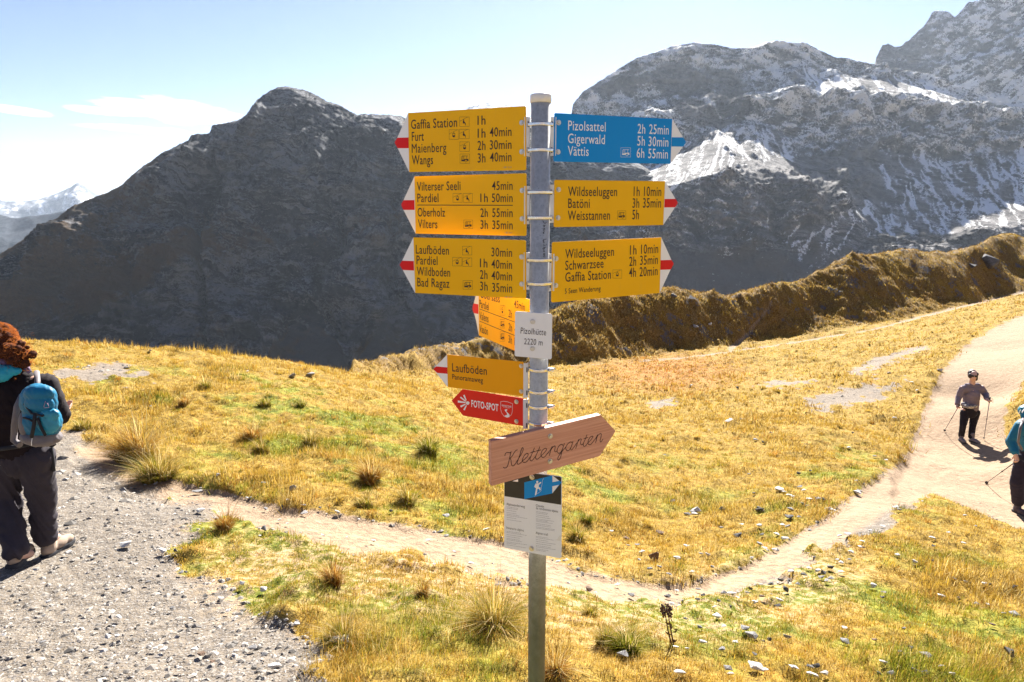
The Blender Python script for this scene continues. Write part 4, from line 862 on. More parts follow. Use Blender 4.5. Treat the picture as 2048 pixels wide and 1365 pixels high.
# brackets and clamps
def bracket(x0, y0, x1, y1, F, slots):
    a = Vector(pix(x0, y0, F)); b_ = Vector(pix(x1, y1, F)); w = b_.x - a.x; h = a.z - b_.z
    bm = bmesh.new(); bmesh.ops.create_cube(bm, size=1, matrix=Matrix.Diagonal((w, .003, h, 1)))
    bmesh.ops.create_cube(bm, size=1, matrix=Matrix.Translation((w * .42 * (1 if x0 < 1078 else -1), .009, 0)) @ Matrix.Diagonal((.0028, .016, h * .995, 1)))
    bmesh.ops.bevel(bm, geom=list(bm.edges), offset=.0005, segments=1, affect='EDGES')
    c = (a + b_) / 2 - Vector((PX0, PF, post_z))
    o = bm_obj('bracket', bm, M_alu, post, Matrix.Translation(c))
    for sy in slots:
        zz = pix(x0, sy, F)[2] - post_z - c.z; bm = bmesh.new()
        bmesh.ops.create_cube(bm, size=1, matrix=Matrix.Diagonal((.0035, .0012, .016, 1)))
        bm_obj('slot', bm, M_slot, o, Matrix.Translation((w * .20 * (1 if x0 < 1078 else -1), -.0017, zz)))
for a in [(1048.3, 234.5, 1059.5, 313, [249, 301]), (1048.2, 372.8, 1059.2, 448.6, [385, 437]), (1047.6, 505.3, 1059, 580, [521, 569]), (1100.3, 234.4, 1111.8, 312.4, [249, 301]), (1099.2, 369.7, 1108.6, 446.2, [385, 437]), (1097.6, 508.2, 1108.3, 582.4, [521, 571]),
          (1046.8, 727, 1056.6, 796, [740, 786]), (1046.2, 799, 1056.2, 858, [811, 851])]:
    bracket(*a[:4], PF - .003, a[4])
def clamp(py, rx=.0405, ear=False):
    zc = front_z(py) - post_z; bm = bmesh.new(); N = 64; hh = .0050
    prof = [(0, -hh), (.0011, -hh * .9), (.0016, -hh * .5), (.0009, 0), (.0016, hh * .5), (.0011, hh * .9), (0, hh)]
    rings = []
    for i in range(N):
        a = 2 * math.pi * i / N; ex, ey = math.cos(a), math.sin(a)
        # round where it hugs the pole, drawn out to the bracket slots at the sides
        r = PR + .0006; x = r * ex; y = r * ey
        k = max(0, abs(ex) - .80) / .20; x *= 1 + k * (rx / r - 1)
        nx, ny = ex, ey
        rings.append([bm.verts.new((x + nx * o_, y + ny * o_, zc + h_)) for o_, h_ in prof])
    for i in range(N):
        a, b_ = rings[i], rings[(i + 1) % N]
        for j in range(len(prof) - 1): bm.faces.new((a[j], b_[j], b_[j + 1], a[j + 1])).smooth = True
    o = bm_obj('clamp_band', bm, M_steel, post)
    if ear:
        bm = bmesh.new(); bmesh.ops.create_cube(bm, size=1, matrix=Matrix.Translation((PR + .009, -.010, zc)) @ Matrix.Rotation(R(-22), 4, 'Z') @ Matrix.Diagonal((.020, .008, .011, 1)))
        bmesh.ops.create_cone(bm, cap_ends=True, segments=12, radius1=.0038, radius2=.0038, depth=.022, matrix=Matrix.Translation((PR + .012, -.014, zc)) @ Matrix.Rotation(R(68), 4, 'Y'))
        bmesh.ops.bevel(bm, geom=list(bm.edges), offset=.0008, segments=1, affect='EDGES')
        bm_obj('clamp_screw', bm, M_steel, o)
for y in (247.5, 299.5, 384.6, 436, 521.4, 569): clamp(y)
for y in (742.5, 786.6, 817, 851): clamp(y, .034, True)
# ------------------------------------------------------------------ stones, tussocks, grass and gravel
GRID_AZ = np.radians(az); GRID_R = rr
def grid_z(x, y, arr=None):
    arr = gz if arr is None else arr
    r = np.hypot(x, y); a = np.arctan2(x, y)
    i = np.clip(np.searchsorted(GRID_R, r) - 1, 0, len(GRID_R) - 2); j = np.clip(np.searchsorted(GRID_AZ, a) - 1, 0, len(GRID_AZ) - 2)
    fi = np.clip((r - GRID_R[i]) / (GRID_R[i + 1] - GRID_R[i]), 0, 1); fj = np.clip((a - GRID_AZ[j]) / (GRID_AZ[j + 1] - GRID_AZ[j]), 0, 1)
    return (arr[i, j] * (1 - fi) + arr[i + 1, j] * fi) * (1 - fj) + (arr[i, j + 1] * (1 - fi) + arr[i + 1, j + 1] * fi) * fj
_F = np.exp(np.linspace(math.log(1.6), math.log(88), 1500))
def hit(px, py):
    u = (px - 1024) / FPX; v = (py - 682.5) / FPX; fw = CP - v * SP; dn = SP + v * CP
    x = u * _F / fw; zr = -dn * _F / fw; z = grid_z(x, _F)
    k = np.where(zr <= z)[0]
    if len(k) == 0: return None
    k = k[0]; return Vector((float(x[k]), float(_F[k]), float(z[k])))
rng = np.random.default_rng(11)
def stone_mat(name, a, b, c):
    t = NT(name); co = t.coord((1, 1, 3.5)); n1 = t.noise(co, 3, 6, .65, .3); n2 = t.noise(co, 22, 5, .7)
    col = t.ramp(t.math('ADD', t.math('MULTIPLY', n1, .55), t.math('MULTIPLY', n2, .45)), [(.36, a), (.5, b), (.64, c)])
    bb = t.bsdf(Base_Color=col, Roughness=.8, Normal=t.bump(n2, .6, .02)); t.set(bb.inputs['Specular IOR Level'], .35); return t.done(bb)
SM = {'pale': stone_mat('pale_schist', (.42, .39, .36), (.62, .59, .55), (.76, .73, .69)), 'grey': stone_mat('grey_schist', (.13, .13, .13), (.25, .24, .235), (.38, .365, .35)),
      'dark': stone_mat('dark_schist', (.045, .042, .042), (.10, .095, .09), (.19, .18, .17)), 'brown': stone_mat('brown_rock', (.07, .042, .026), (.17, .10, .06), (.30, .20, .14))}
def stone_mesh(seed, flat, n=13):
    r = random.Random(seed); bm = bmesh.new(); n = 11 if flat > .5 else n
    for i in range(n):
        a = r.uniform(0, 6.283); h = r.choice((-1, 1, 0)) * r.uniform(.4, 1); q = r.uniform(.62, 1) * (1 if abs(h) < .5 else r.uniform(.35, .8))
        bm.verts.new((math.cos(a) * q * .5, math.sin(a) * q * .5 * .72, h * .5 * flat))
    bmesh.ops.convex_hull(bm, input=bm.verts)
    bmesh.ops.delete(bm, geom=[v for v in bm.verts if not v.link_faces], context='VERTS')
    bmesh.ops.bevel(bm, geom=list(bm.edges), offset=.018, segments=1, affect='EDGES')
    me = bpy.data.meshes.new('stone'); bm.to_mesh(me); bm.free(); return me
SMESH = {}
for tone in SM:
    for flat, key in ((.20, 'slab'), (.34, 'stone'), (.58, 'block')):
        for k in range(3):
            me = stone_mesh(k * 7 + int(flat * 100), flat); me.materials.append(SM[tone]); SMESH[(tone, key, k)] = me
NST = [0]
def place_stone(px, py, w, tone, shape='stone', label=None, group=None, pos=None, size=None, tilt=.25):
    p = pos or hit(px, py)
    if p is None: return None
    _, _, d = project(np.array([p.x]), np.array([p.y]), np.array([p.z])); s = size or w * float(d[0]) / FPX
    NST[0] += 1
    o = bpy.data.objects.new('stone' if s < .9 else 'boulder', SMESH[(tone, shape, NST[0] % 3)]); COL.objects.link(o)
    fl = {'slab': .20, 'stone': .34, 'block': .58}[shape]; s *= 1.06
    o.location = (p.x, p.y, p.z + s * fl * .22 + .022); o.scale = (s, s * random.uniform(.85, 1.15), s * random.uniform(.8, 1.2))
    o.rotation_euler = (random.uniform(-tilt, tilt), random.uniform(-tilt, tilt), random.uniform(-.6, .6) + random.choice((0, math.pi)))
    return tag(o, label, 'stone' if s < .9 else 'boulder', group)
random.seed(3)
C4 = lambda x, y: (1080 + x / 3.288, 950 + y / 3.288); C5 = lambda x, y: (1500 + x / 3.288, 950 + y / 3.288); C2 = lambda x, y: (400 + x / 2.935, 900 + y / 2.935)
C1 = lambda x, y: (x / 2.926, 680 + y / 2.926); C3 = lambda x, y: (x / 3.413, 1050 + y / 3.413); C6 = lambda x, y: (1100 + x / 2.56, 700 + y / 2.56); C7 = lambda x, y: (1100 + x / 2.16, 440 + y / 2.16)
HERO = [(C4, 755, 560, 105, 'brown', 'block', 'largest brown pointed rock above the bend of the trail, right of the signpost'), (C4, 902, 565, 66, 'pale', 'stone', 'rounded white stone right beside the large brown pointed rock'),
        (C4, 790, 400, 85, 'brown', 'stone', 'flat-topped brown stone in dry grass above the large brown rock'), (C4, 568, 430, 64, 'brown', 'slab', 'tilted brown slab left of the flat-topped brown stone'), (C4, 435, 310, 46, 'pale', 'slab', 'white slab by the green tussocks right of the information board'),
        (C4, 600, 812, 72, 'grey', 'stone', 'pale grey rough stone at the near edge of the trail bend'), (C4, 315, 772, 84, 'brown', 'stone', 'brown stone half buried at the trail edge right of the post'), (C4, 840, 818, 62, 'dark', 'stone', 'dark grey stone just above the dry brown plant'),
        (C4, 1160, 950, 92, 'pale', 'slab', 'long flat white slab in green grass right of the dry brown plant'), (C4, 1352, 1042, 92, 'grey', 'stone', 'upper of two stacked grey stones in the lower right grass'), (C4, 1395, 1085, 112, 'grey', 'stone', 'lower and wider of two stacked grey stones in the lower right grass'),
        (C4, 1430, 1295, 165, 'pale', 'slab', 'broad white slab at the bottom edge, below the two stacked grey stones'), (C4, 925, 1340, 120, 'pale', 'slab', 'white slab cut by the bottom edge below the dry brown plant'), (C4, 540, 1215, 115, 'grey', 'stone', 'crumbly grey stone just below the round dark green tussock'),
        (C4, 1240, 1300, 92, 'grey', 'slab', 'grey slab left of the broad white slab at the bottom edge'), (C5, 805, 758, 88, 'pale', 'block', 'white block-shaped stone standing out in short grass right of the trail'), (C5, 875, 790, 62, 'grey', 'slab', 'pale grey triangular slab leaning by the white block-shaped stone'),
        (C5, 1055, 1190, 95, 'dark', 'block', 'dark blocky stone between two grey ones near the lower right'), (C5, 985, 1205, 82, 'grey', 'stone', 'grey stone touching the left side of the dark blocky stone'), (C5, 1155, 1212, 95, 'grey', 'stone', 'grey stone touching the right side of the dark blocky stone'),
        (C5, 1700, 1225, 150, 'dark', 'block', 'large dark rock in the grass at the lower right corner'), (C5, 1365, 835, 52, 'brown', 'stone', 'brownish stone right of a long white slab in the right pasture'), (C5, 1258, 818, 92, 'pale', 'slab', 'long white slab in the right pasture beside a brownish stone'),
        (C5, 430, 1290, 88, 'dark', 'stone', 'dark stone with a pale face near the bottom edge, right of centre'), (C5, 415, 1352, 115, 'pale', 'slab', 'white slab cut by the bottom edge right of centre'), (C5, 870, 350, 64, 'pale', 'slab', 'white stone lying on the trail below the path junction'), (C5, 1740, 935, 104, 'grey', 'slab', 'long grey slab near the right edge of the lower pasture'),
        (C2, 550, 248, 64, 'grey', 'block', 'dark-sided grey stone in yellow grass above the left trail'), (C2, 612, 390, 60, 'pale', 'stone', 'white wedge stone at the upper edge of the left trail'), (C2, 612, 345, 50, 'grey', 'slab', 'grey stone just behind the white wedge stone on the left trail'), (C2, 378, 485, 60, 'grey', 'block', 'rounded grey and white stone below the left trail'),
        (C2, 806, 384, 60, 'pale', 'slab', 'flat white disc-like stone right of the white wedge stone'), (C2, 1445, 405, 66, 'pale', 'stone', 'pale stone in grass left of the information board'), (C2, 1683, 484, 60, 'pale', 'slab', 'white flake left of the lower corner of the information board'), (C2, 1340, 545, 58, 'pale', 'slab', 'flat white flake on the worn trail left of the post'),
        (C2, 835, 1140, 195, 'grey', 'slab', 'wide low grey slab where gravel meets grass at the bottom left'), (C2, 570, 1048, 68, 'pale', 'slab', 'pale flake at the gravel edge above the wide low grey slab'), (C1, 1160, 905, 92, 'grey', 'slab', 'flat grey stone at the foot of the big straw tussocks'), (C1, 880, 74, 44, 'grey', 'stone', 'single grey stone on the left meadow skyline'),
        (C1, 1713, 222, 62, 'grey', 'stone', 'left of two grey stones near the right end of the left meadow skyline'), (C1, 1815, 217, 78, 'grey', 'stone', 'right of two grey stones near the right end of the left meadow skyline'), (C3, 1110, 205, 95, 'pale', 'stone', 'bright white stone on the gravel near the grass edge'), (C3, 200, 940, 52, 'dark', 'block', 'dark rounded stone on the gravel at the bottom left'),
        (C3, 30, 780, 62, 'pale', 'stone', 'pale rounded stone on the gravel at the left edge'), (C3, 1720, 870, 98, 'grey', 'slab', 'large grey flake on the gravel by the lower grass patch'), (C3, 1880, 1000, 125, 'pale', 'slab', 'large pale flake on the gravel near the bottom edge'), (C3, 1400, 515, 52, 'dark', 'block', 'dark angular stone in the middle of the gravel'), (C3, 735, 682, 38, 'dark', 'stone', 'small dark oval stone on the open gravel'),
        (C7, 1895, 205, 135, 'dark', 'block', 'largest dark boulder on the far hillock near the right edge'), (C7, 1822, 212, 52, 'dark', 'block', 'small dark rock left of the largest boulder on the far hillock'), (C7, 1358, 222, 60, 'dark', 'stone', 'dark rock ledge below the crest of the far hillock'), (C7, 533, 340, 50, 'dark', 'block', 'left rock jutting from the first hump of the far hillock'),
        (C7, 605, 350, 50, 'grey', 'block', 'right rock jutting from the first hump of the far hillock'), (C7, 690, 458, 32, 'pale', 'stone', 'pale rock on the shaded face of the far hillock, right one'), (C7, 625, 465, 42, 'grey', 'stone', 'grey rock on the shaded face of the far hillock, left one'), (C7, 1735, 135, 24, 'grey', 'block', 'lone upright stone on the saddle of the far hillock')]
for f, x, y, w, tone, sh, lab in HERO: place_stone(*f(x, y), w / {C4: 3.288, C5: 3.288, C2: 2.935, C1: 2.926, C3: 3.413, C6: 2.56, C7: 2.16}[f], tone, sh, lab)
MORE = {  # region words: list of (mapper, x, y, w, tone)
 'in the dry grass of the hollow right of the post': [(C4, 965, 272, 50, 'dark'), (C4, 1012, 255, 60, 'grey'), (C4, 1020, 275, 60, 'pale'), (C4, 1195, 242, 42, 'dark'), (C4, 1443, 250, 78, 'dark'), (C4, 1305, 414, 72, 'dark'), (C4, 1325, 338, 40, 'pale'), (C4, 1440, 350, 44, 'pale'), (C4, 1190, 360, 42, 'grey'), (C4, 640, 476, 50, 'grey'), (C4, 665, 524, 52, 'pale'), (C4, 725, 640, 52, 'grey'), (C4, 785, 625, 56, 'grey'), (C4, 850, 676, 52, 'grey'), (C4, 955, 482, 50, 'pale'), (C4, 1055, 535, 52, 'pale'), (C4, 1100, 545, 52, 'pale'), (C4, 1130, 622, 34, 'grey'), (C4, 1000, 655, 40, 'pale'), (C4, 470, 392, 40, 'pale'), (C4, 650, 575, 30, 'pale'), (C4, 580, 480, 40, 'grey'),
    (C6, 915, 372, 60, 'pale'), (C6, 985, 362, 42, 'grey'), (C6, 1050, 468, 30, 'grey'), (C6, 1095, 484, 36, 'dark'), (C6, 1270, 640, 30, 'dark'), (C6, 1332, 632, 22, 'dark'), (C6, 1175, 730, 62, 'pale'), (C6, 1230, 759, 46, 'pale'), (C6, 625, 783, 42, 'grey'), (C6, 1043, 745, 26, 'dark'), (C6, 1018, 645, 26, 'grey'), (C6, 745, 835, 60, 'pale'), (C6, 700, 850, 50, 'brown'), (C6, 880, 829, 34, 'dark'), (C6, 588, 546, 22, 'grey'), (C6, 958, 202, 22, 'dark'), (C6, 1130, 430, 22, 'brown'), (C6, 1310, 490, 24, 'grey'), (C6, 720, 190, 20, 'pale'), (C6, 815, 418, 16, 'pale'), (C6, 435, 502, 18, 'pale')],
 'on the slope just above the trail on the right': [(C5, 510, 242, 62, 'pale'), (C5, 545, 245, 60, 'pale'), (C5, 570, 244, 30, 'dark'), (C5, 437, 170, 35, 'dark'), (C5, 480, 175, 42, 'dark'), (C5, 388, 176, 52, 'pale'), (C5, 262, 236, 56, 'grey'), (C5, 262, 295, 74, 'dark'), (C5, 318, 295, 34, 'grey'), (C5, 210, 345, 50, 'pale'), (C5, 250, 355, 55, 'grey'), (C5, 60, 470, 60, 'grey'), (C5, 170, 402, 50, 'pale'), (C5, 225, 430, 60, 'pale'), (C5, 95, 498, 50, 'pale'), (C5, 155, 505, 46, 'pale'), (C5, 80, 407, 40, 'dark'), (C5, 185, 110, 60, 'pale'), (C5, 225, 122, 40, 'pale'), (C5, 262, 152, 56, 'pale'), (C5, 325, 88, 50, 'grey'), (C5, 350, 112, 40, 'pale'), (C5, 340, 205, 36, 'grey'), (C5, 375, 215, 36, 'pale'), (C5, 700, 128, 66, 'pale'), (C5, 715, 118, 50, 'grey'), (C5, 695, 48, 34, 'grey'), (C5, 60, 350, 42, 'pale'), (C5, 60, 245, 70, 'dark'), (C6, 1325, 775, 46, 'pale'), (C6, 1370, 772, 36, 'grey'), (C6, 1660, 552, 26, 'grey'), (C6, 1720, 570, 26, 'pale'), (C6, 1530, 507, 30, 'pale'), (C6, 1762, 360, 30, 'pale'), (C6, 1850, 172, 30, 'pale'), (C6, 1995, 112, 40, 'pale'), (C6, 1880, 215, 24, 'pale'), (C6, 1735, 125, 26, 'brown'), (C6, 1650, 145, 16, 'pale'), (C6, 1548, 430, 18, 'dark')],
 'along the stony lower edge of the trail on the right': [(C5, 135, 738, 54, 'dark'), (C5, 200, 715, 60, 'dark'), (C5, 270, 668, 62, 'pale'), (C5, 350, 678, 50, 'dark'), (C5, 380, 632, 50, 'pale'), (C5, 440, 645, 60, 'pale'), (C5, 480, 672, 56, 'dark'), (C5, 525, 632, 60, 'dark'), (C5, 470, 695, 54, 'grey'), (C5, 525, 702, 44, 'grey'), (C5, 500, 714, 44, 'pale'), (C5, 595, 655, 50, 'pale'), (C5, 570, 572, 42, 'pale'), (C5, 600, 592, 44, 'pale'), (C5, 655, 578, 40, 'grey'), (C5, 665, 525, 44, 'pale'), (C5, 720, 490, 40, 'pale'), (C5, 745, 495, 36, 'brown'), (C5, 735, 455, 50, 'pale'), (C5, 640, 407, 62, 'pale'), (C5, 590, 418, 44, 'pale'), (C5, 310, 738, 36, 'grey'), (C5, 230, 780, 56, 'dark'), (C5, 75, 822, 50, 'brown'), (C5, 190, 845, 66, 'pale'), (C5, 180, 882, 60, 'dark'), (C5, 35, 860, 50, 'pale'), (C5, 138, 805, 24, 'pale'), (C5, 965, 230, 60, 'pale'), (C5, 985, 245, 44, 'grey'), (C5, 790, 383, 30, 'pale'),
    (C4, 1070, 812, 44, 'dark'), (C4, 1040, 775, 46, 'grey'), (C4, 1255, 803, 80, 'pale'), (C4, 1382, 768, 42, 'dark'), (C4, 1362, 795, 40, 'grey'), (C4, 1205, 798, 50, 'grey'), (C4, 1035, 842, 46, 'dark'), (C4, 1170, 850, 40, 'dark'), (C4, 900, 782, 34, 'pale'), (C4, 1250, 893, 36, 'dark'), (C4, 1415, 860, 46, 'pale'), (C4, 1300, 830, 34, 'pale'), (C4, 505, 742, 50, 'pale')],
 'scattered over the grass at the lower right': [(C5, 1200, 434, 54, 'pale'), (C5, 1200, 488, 36, 'dark'), (C5, 970, 543, 42, 'pale'), (C5, 1078, 588, 56, 'pale'), (C5, 1078, 612, 30, 'brown'), (C5, 1192, 580, 44, 'grey'), (C5, 1405, 470, 40, 'pale'), (C5, 1345, 704, 42, 'pale'), (C5, 1415, 724, 38, 'pale'), (C5, 1530, 736, 52, 'pale'), (C5, 1575, 738, 30, 'dark'), (C5, 1740, 768, 52, 'dark'), (C5, 870, 828, 40, 'dark'), (C5, 1480, 868, 44, 'grey'), (C5, 1565, 872, 40, 'pale'), (C5, 1668, 932, 40, 'grey'), (C5, 618, 1026, 56, 'pale'), (C5, 615, 1118, 78, 'grey'), (C5, 1005, 1030, 40, 'grey'), (C5, 815, 1112, 56, 'brown'), (C5, 240, 1092, 70, 'grey'), (C5, 130, 1110, 44, 'dark'), (C5, 90, 1120, 30, 'dark'), (C5, 290, 1298, 84, 'pale'), (C5, 390, 1290, 60, 'grey'), (C5, 490, 1332, 60, 'pale'), (C5, 920, 1338, 62, 'pale'), (C5, 840, 1338, 50, 'dark'), (C5, 1150, 1335, 72, 'dark'), (C5, 1080, 1322, 80, 'grey'), (C5, 1260, 1288, 62, 'pale'), (C5, 870, 1262, 76, 'pale'), (C5, 1325, 1342, 54, 'pale'), (C5, 1655, 1292, 40, 'dark'), (C5, 1590, 1010, 60, 'brown'), (C5, 1480, 350, 30, 'grey'), (C5, 1410, 280, 36, 'pale'), (C5, 1300, 395, 40, 'pale'), (C5, 1130, 185, 20, 'pale'),
    (C4, 1065, 1126, 72, 'pale'), (C4, 890, 1160, 52, 'pale'), (C4, 965, 1175, 42, 'pale'), (C4, 1255, 1342, 62, 'pale'), (C4, 1195, 1172, 60, 'grey'), (C4, 1285, 1125, 50, 'pale'), (C4, 1150, 892, 40, 'pale'), (C4, 955, 968, 36, 'dark'), (C4, 1205, 1022, 40, 'pale'), (C4, 1045, 1025, 46, 'grey'), (C4, 1480, 1312, 50, 'pale'), (C4, 1410, 1210, 44, 'grey')],
 'around the trail left of the post': [(C2, 705, 356, 28, 'dark'), (C2, 372, 210, 46, 'grey'), (C2, 1018, 553, 40, 'pale'), (C2, 718, 515, 26, 'pale'), (C2, 515, 450, 34, 'pale'), (C2, 1495, 616, 36, 'pale'), (C2, 1590, 685, 50, 'pale'), (C2, 385, 362, 44, 'grey'), (C2, 935, 425, 24, 'pale'), (C2, 470, 428, 30, 'pale'), (C2, 838, 622, 24, 'grey'), (C2, 355, 520, 24, 'pale'), (C2, 1120, 378, 30, 'dark'), (C2, 100, 165, 30, 'grey'), (C2, 280, 300, 24, 'pale'), (C2, 520, 315, 30, 'pale'), (C2, 1375, 690, 30, 'pale'), (C1, 910, 855, 36, 'grey'), (C1, 1170, 1016, 62, 'pale'), (C1, 880, 402, 26, 'grey'), (C1, 1445, 192, 24, 'pale'), (C1, 1275, 808, 30, 'grey'), (C1, 1375, 20, 2, 'grey')],
 'loose on the gravel at the lower left': [(C3, 300, 828, 62, 'grey'), (C3, 780, 722, 38, 'pale'), (C3, 820, 658, 62, 'pale'), (C3, 1380, 910, 62, 'brown'), (C3, 1120, 468, 34, 'dark'), (C3, 870, 158, 104, 'pale'), (C3, 470, 215, 62, 'pale'), (C3, 420, 270, 42, 'pale'), (C3, 1200, 200, 40, 'dark'), (C3, 1140, 245, 60, 'pale'), (C3, 1235, 352, 50, 'grey'), (C3, 1270, 348, 32, 'dark'), (C3, 1105, 378, 34, 'pale'), (C3, 1660, 425, 60, 'pale'), (C3, 1800, 470, 70, 'pale'), (C3, 1515, 525, 60, 'pale'), (C3, 1555, 610, 50, 'pale'), (C3, 710, 610, 38, 'pale'), (C3, 455, 530, 38, 'pale'), (C3, 340, 545, 50, 'pale'), (C3, 740, 795, 60, 'pale'), (C3, 800, 790, 60, 'pale'), (C3, 930, 740, 30, 'dark'), (C3, 1240, 755, 50, 'dark'), (C3, 1125, 880, 60, 'pale'), (C3, 1060, 870, 50, 'pale'), (C3, 1365, 730, 44, 'grey'), (C3, 1300, 665, 44, 'pale'), (C3, 1180, 590, 44, 'grey'), (C3, 735, 470, 44, 'grey'), (C3, 1010, 420, 46, 'grey'), (C3, 250, 330, 50, 'pale'), (C3, 660, 225, 50, 'grey'), (C3, 160, 410, 50, 'pale'), (C3, 1810, 915, 70, 'grey'), (C3, 1610, 890, 50, 'pale'), (C3, 1330, 880, 60, 'pale'), (C3, 1450, 960, 44, 'brown'), (C3, 1230, 1010, 50, 'pale'), (C3, 730, 890, 44, 'pale'), (C3, 620, 890, 50, 'pale'), (C3, 400, 875, 40, 'pale'), (C3, 470, 640, 30, 'grey'), (C3, 300, 645, 44, 'grey'), (C3, 1720, 690, 30, 'pale'), (C3, 1480, 910, 50, 'pale')]}
LM = [(1309, 1115, 'the large brown pointed rock'), (1338, 1250, 'the dry brown plant'), (1255, 1290, 'the round dark green tussock'), (1745, 1180, 'the white block-shaped stone'), (1820, 1312, 'the dark blocky stone'), (1500, 1270, 'the two stacked grey stones'), (1320, 1072, 'the flat-topped brown stone'),
      (1765, 1057, 'the white stone lying on the trail'), (608, 1032, 'the white wedge stone'), (529, 1065, 'the rounded grey and white stone'), (325, 1110, 'the bright white gravel stone'), (58, 1325, 'the dark rounded stone on the gravel'), (504, 1304, 'the large grey flake on the gravel'), (550, 1343, 'the large pale flake on the gravel'),
      (410, 1201, 'the dark angular stone on the gravel'), (1935, 885, 'the grey-sweatered walker'), (1230, 865, 'the tip of the wooden arrow'), (2030, 1020, 'the boots of the teal-jacketed person'), (1882, 1198, 'the long white slab in the right pasture'), (90, 1105, 'the boots of the left backpacker'), (1515, 1340, 'the broad white slab at the bottom edge'), (987, 1062, 'the lower corner of the information board')]
USED = set()
def stone_label(x, y, tone, shp, reg):
    kind = {'slab': 'flake', 'stone': 'stone', 'block': 'chunk'}[shp]
    for lx, ly, nm in sorted(LM, key=lambda l: (l[0] - x) ** 2 + (l[1] - y) ** 2)[:3]:
        dx, dy = x - lx, y - ly; dist = math.hypot(dx, dy)
        if dist > 330: continue
        v = 'above' if dy < 0 else 'below'; h = 'left' if dx < 0 else 'right'
        w = v if abs(dy) > 2.4 * abs(dx) else ('%s of' % h if abs(dx) > 2.4 * abs(dy) else '%s %s of' % (v, h))
        nearness = 'just ' if dist < 55 else ('' if dist < 130 else 'far ')
        lab = '%s %s %s%s %s' % (tone, kind, nearness, w, nm)
        if lab not in USED: USED.add(lab); return lab
    return 'small %s stone %s' % (tone, reg)
TW = {'pale': 'pale', 'grey': 'grey', 'dark': 'dark', 'brown': 'brown'}
for reg, lst in MORE.items():
    for f, x, y, w, tone in lst:
        sc_ = {C4: 3.288, C5: 3.288, C2: 2.935, C1: 2.926, C3: 3.413, C6: 2.56, C7: 2.16}[f]
        if w < 5: continue
        shp = random.choice(('slab', 'slab', 'stone')) if tone != 'dark' else random.choice(('stone', 'stone', 'block'))
        X_, Y_ = f(x, y); place_stone(X_, Y_, w / sc_ * 1.15, tone, shp, stone_label(X_, Y_, tone, shp, reg), 'stones ' + reg)

# ---- blades of grass as one mesh
def blades(x, y, z, ln, wd, ang, lean, colr, seg2):
    """arrays of blade roots -> verts, tris, per-vertex colour"""
    n = len(x); sx = np.cos(ang + 1.57) * wd / 2; sy = np.sin(ang + 1.57) * wd / 2
    dx = np.cos(ang) * ln * lean; dy = np.sin(ang) * ln * lean; hz_ = ln * np.sqrt(np.clip(1 - lean * lean * .8, .05, 1))
    if seg2:
        V = np.stack([np.stack([x - sx, y - sy, z - .01], -1), np.stack([x + sx, y + sy, z - .01], -1),
                      np.stack([x - sx * .8 + dx * .32, y - sy * .8 + dy * .32, z + hz_ * .62], -1), np.stack([x + sx * .8 + dx * .32, y + sy * .8 + dy * .32, z + hz_ * .62], -1),
                      np.stack([x + dx, y + dy, z + hz_], -1)], 1)
        b = (np.arange(n) * 5)[:, None]; T = np.concatenate([b + np.array([[0, 1, 3]]), b + np.array([[0, 3, 2]]), b + np.array([[2, 3, 4]])], 0)
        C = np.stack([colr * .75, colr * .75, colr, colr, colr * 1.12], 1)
    else:
        V = np.stack([np.stack([x - sx, y - sy, z - .01], -1), np.stack([x + sx, y + sy, z - .01], -1), np.stack([x + dx, y + dy, z + hz_], -1)], 1)
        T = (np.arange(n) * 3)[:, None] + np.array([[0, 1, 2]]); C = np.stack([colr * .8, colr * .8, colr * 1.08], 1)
    return V.reshape(-1, 3), T, C.reshape(-1, 3)
t = NT('grass_blades'); ca = t.attr('tint', 'Color')
d_ = t.n('ShaderNodeBsdfDiffuse', {'Color': ca, 'Roughness': .6}); tr = t.n('ShaderNodeBsdfTranslucent', {'Color': t.mix(.5, ca, (1, .9, .5), 'MULTIPLY')})
mx = t.n('ShaderNodeMixShader', {0: .34}); t.t.links.new(d_.outputs[0], mx.inputs[1]); t.t.links.new(tr.outputs[0], mx.inputs[2]); M_blade = t.done(mx)
PAL = {'straw': np.array([(.61, .445, .14), (.54, .365, .08), (.74, .60, .30), (.42, .26, .04), (.56, .40, .07), (.30, .20, .055)]), 'green': np.array([(.22, .24, .02), (.34, .32, .035), (.13, .17, .02), (.42, .37, .06)]),
       'rust': np.array([(.46, .22, .045), (.36, .15, .03), (.56, .34, .10)]), 'hill': np.array([(.34, .22, .065), (.22, .13, .035), (.46, .33, .12)])}
def pick(pal, n): return PAL[pal][rng.integers(0, len(PAL[pal]), n)] * rng.uniform(.75, 1.2, (n, 1))
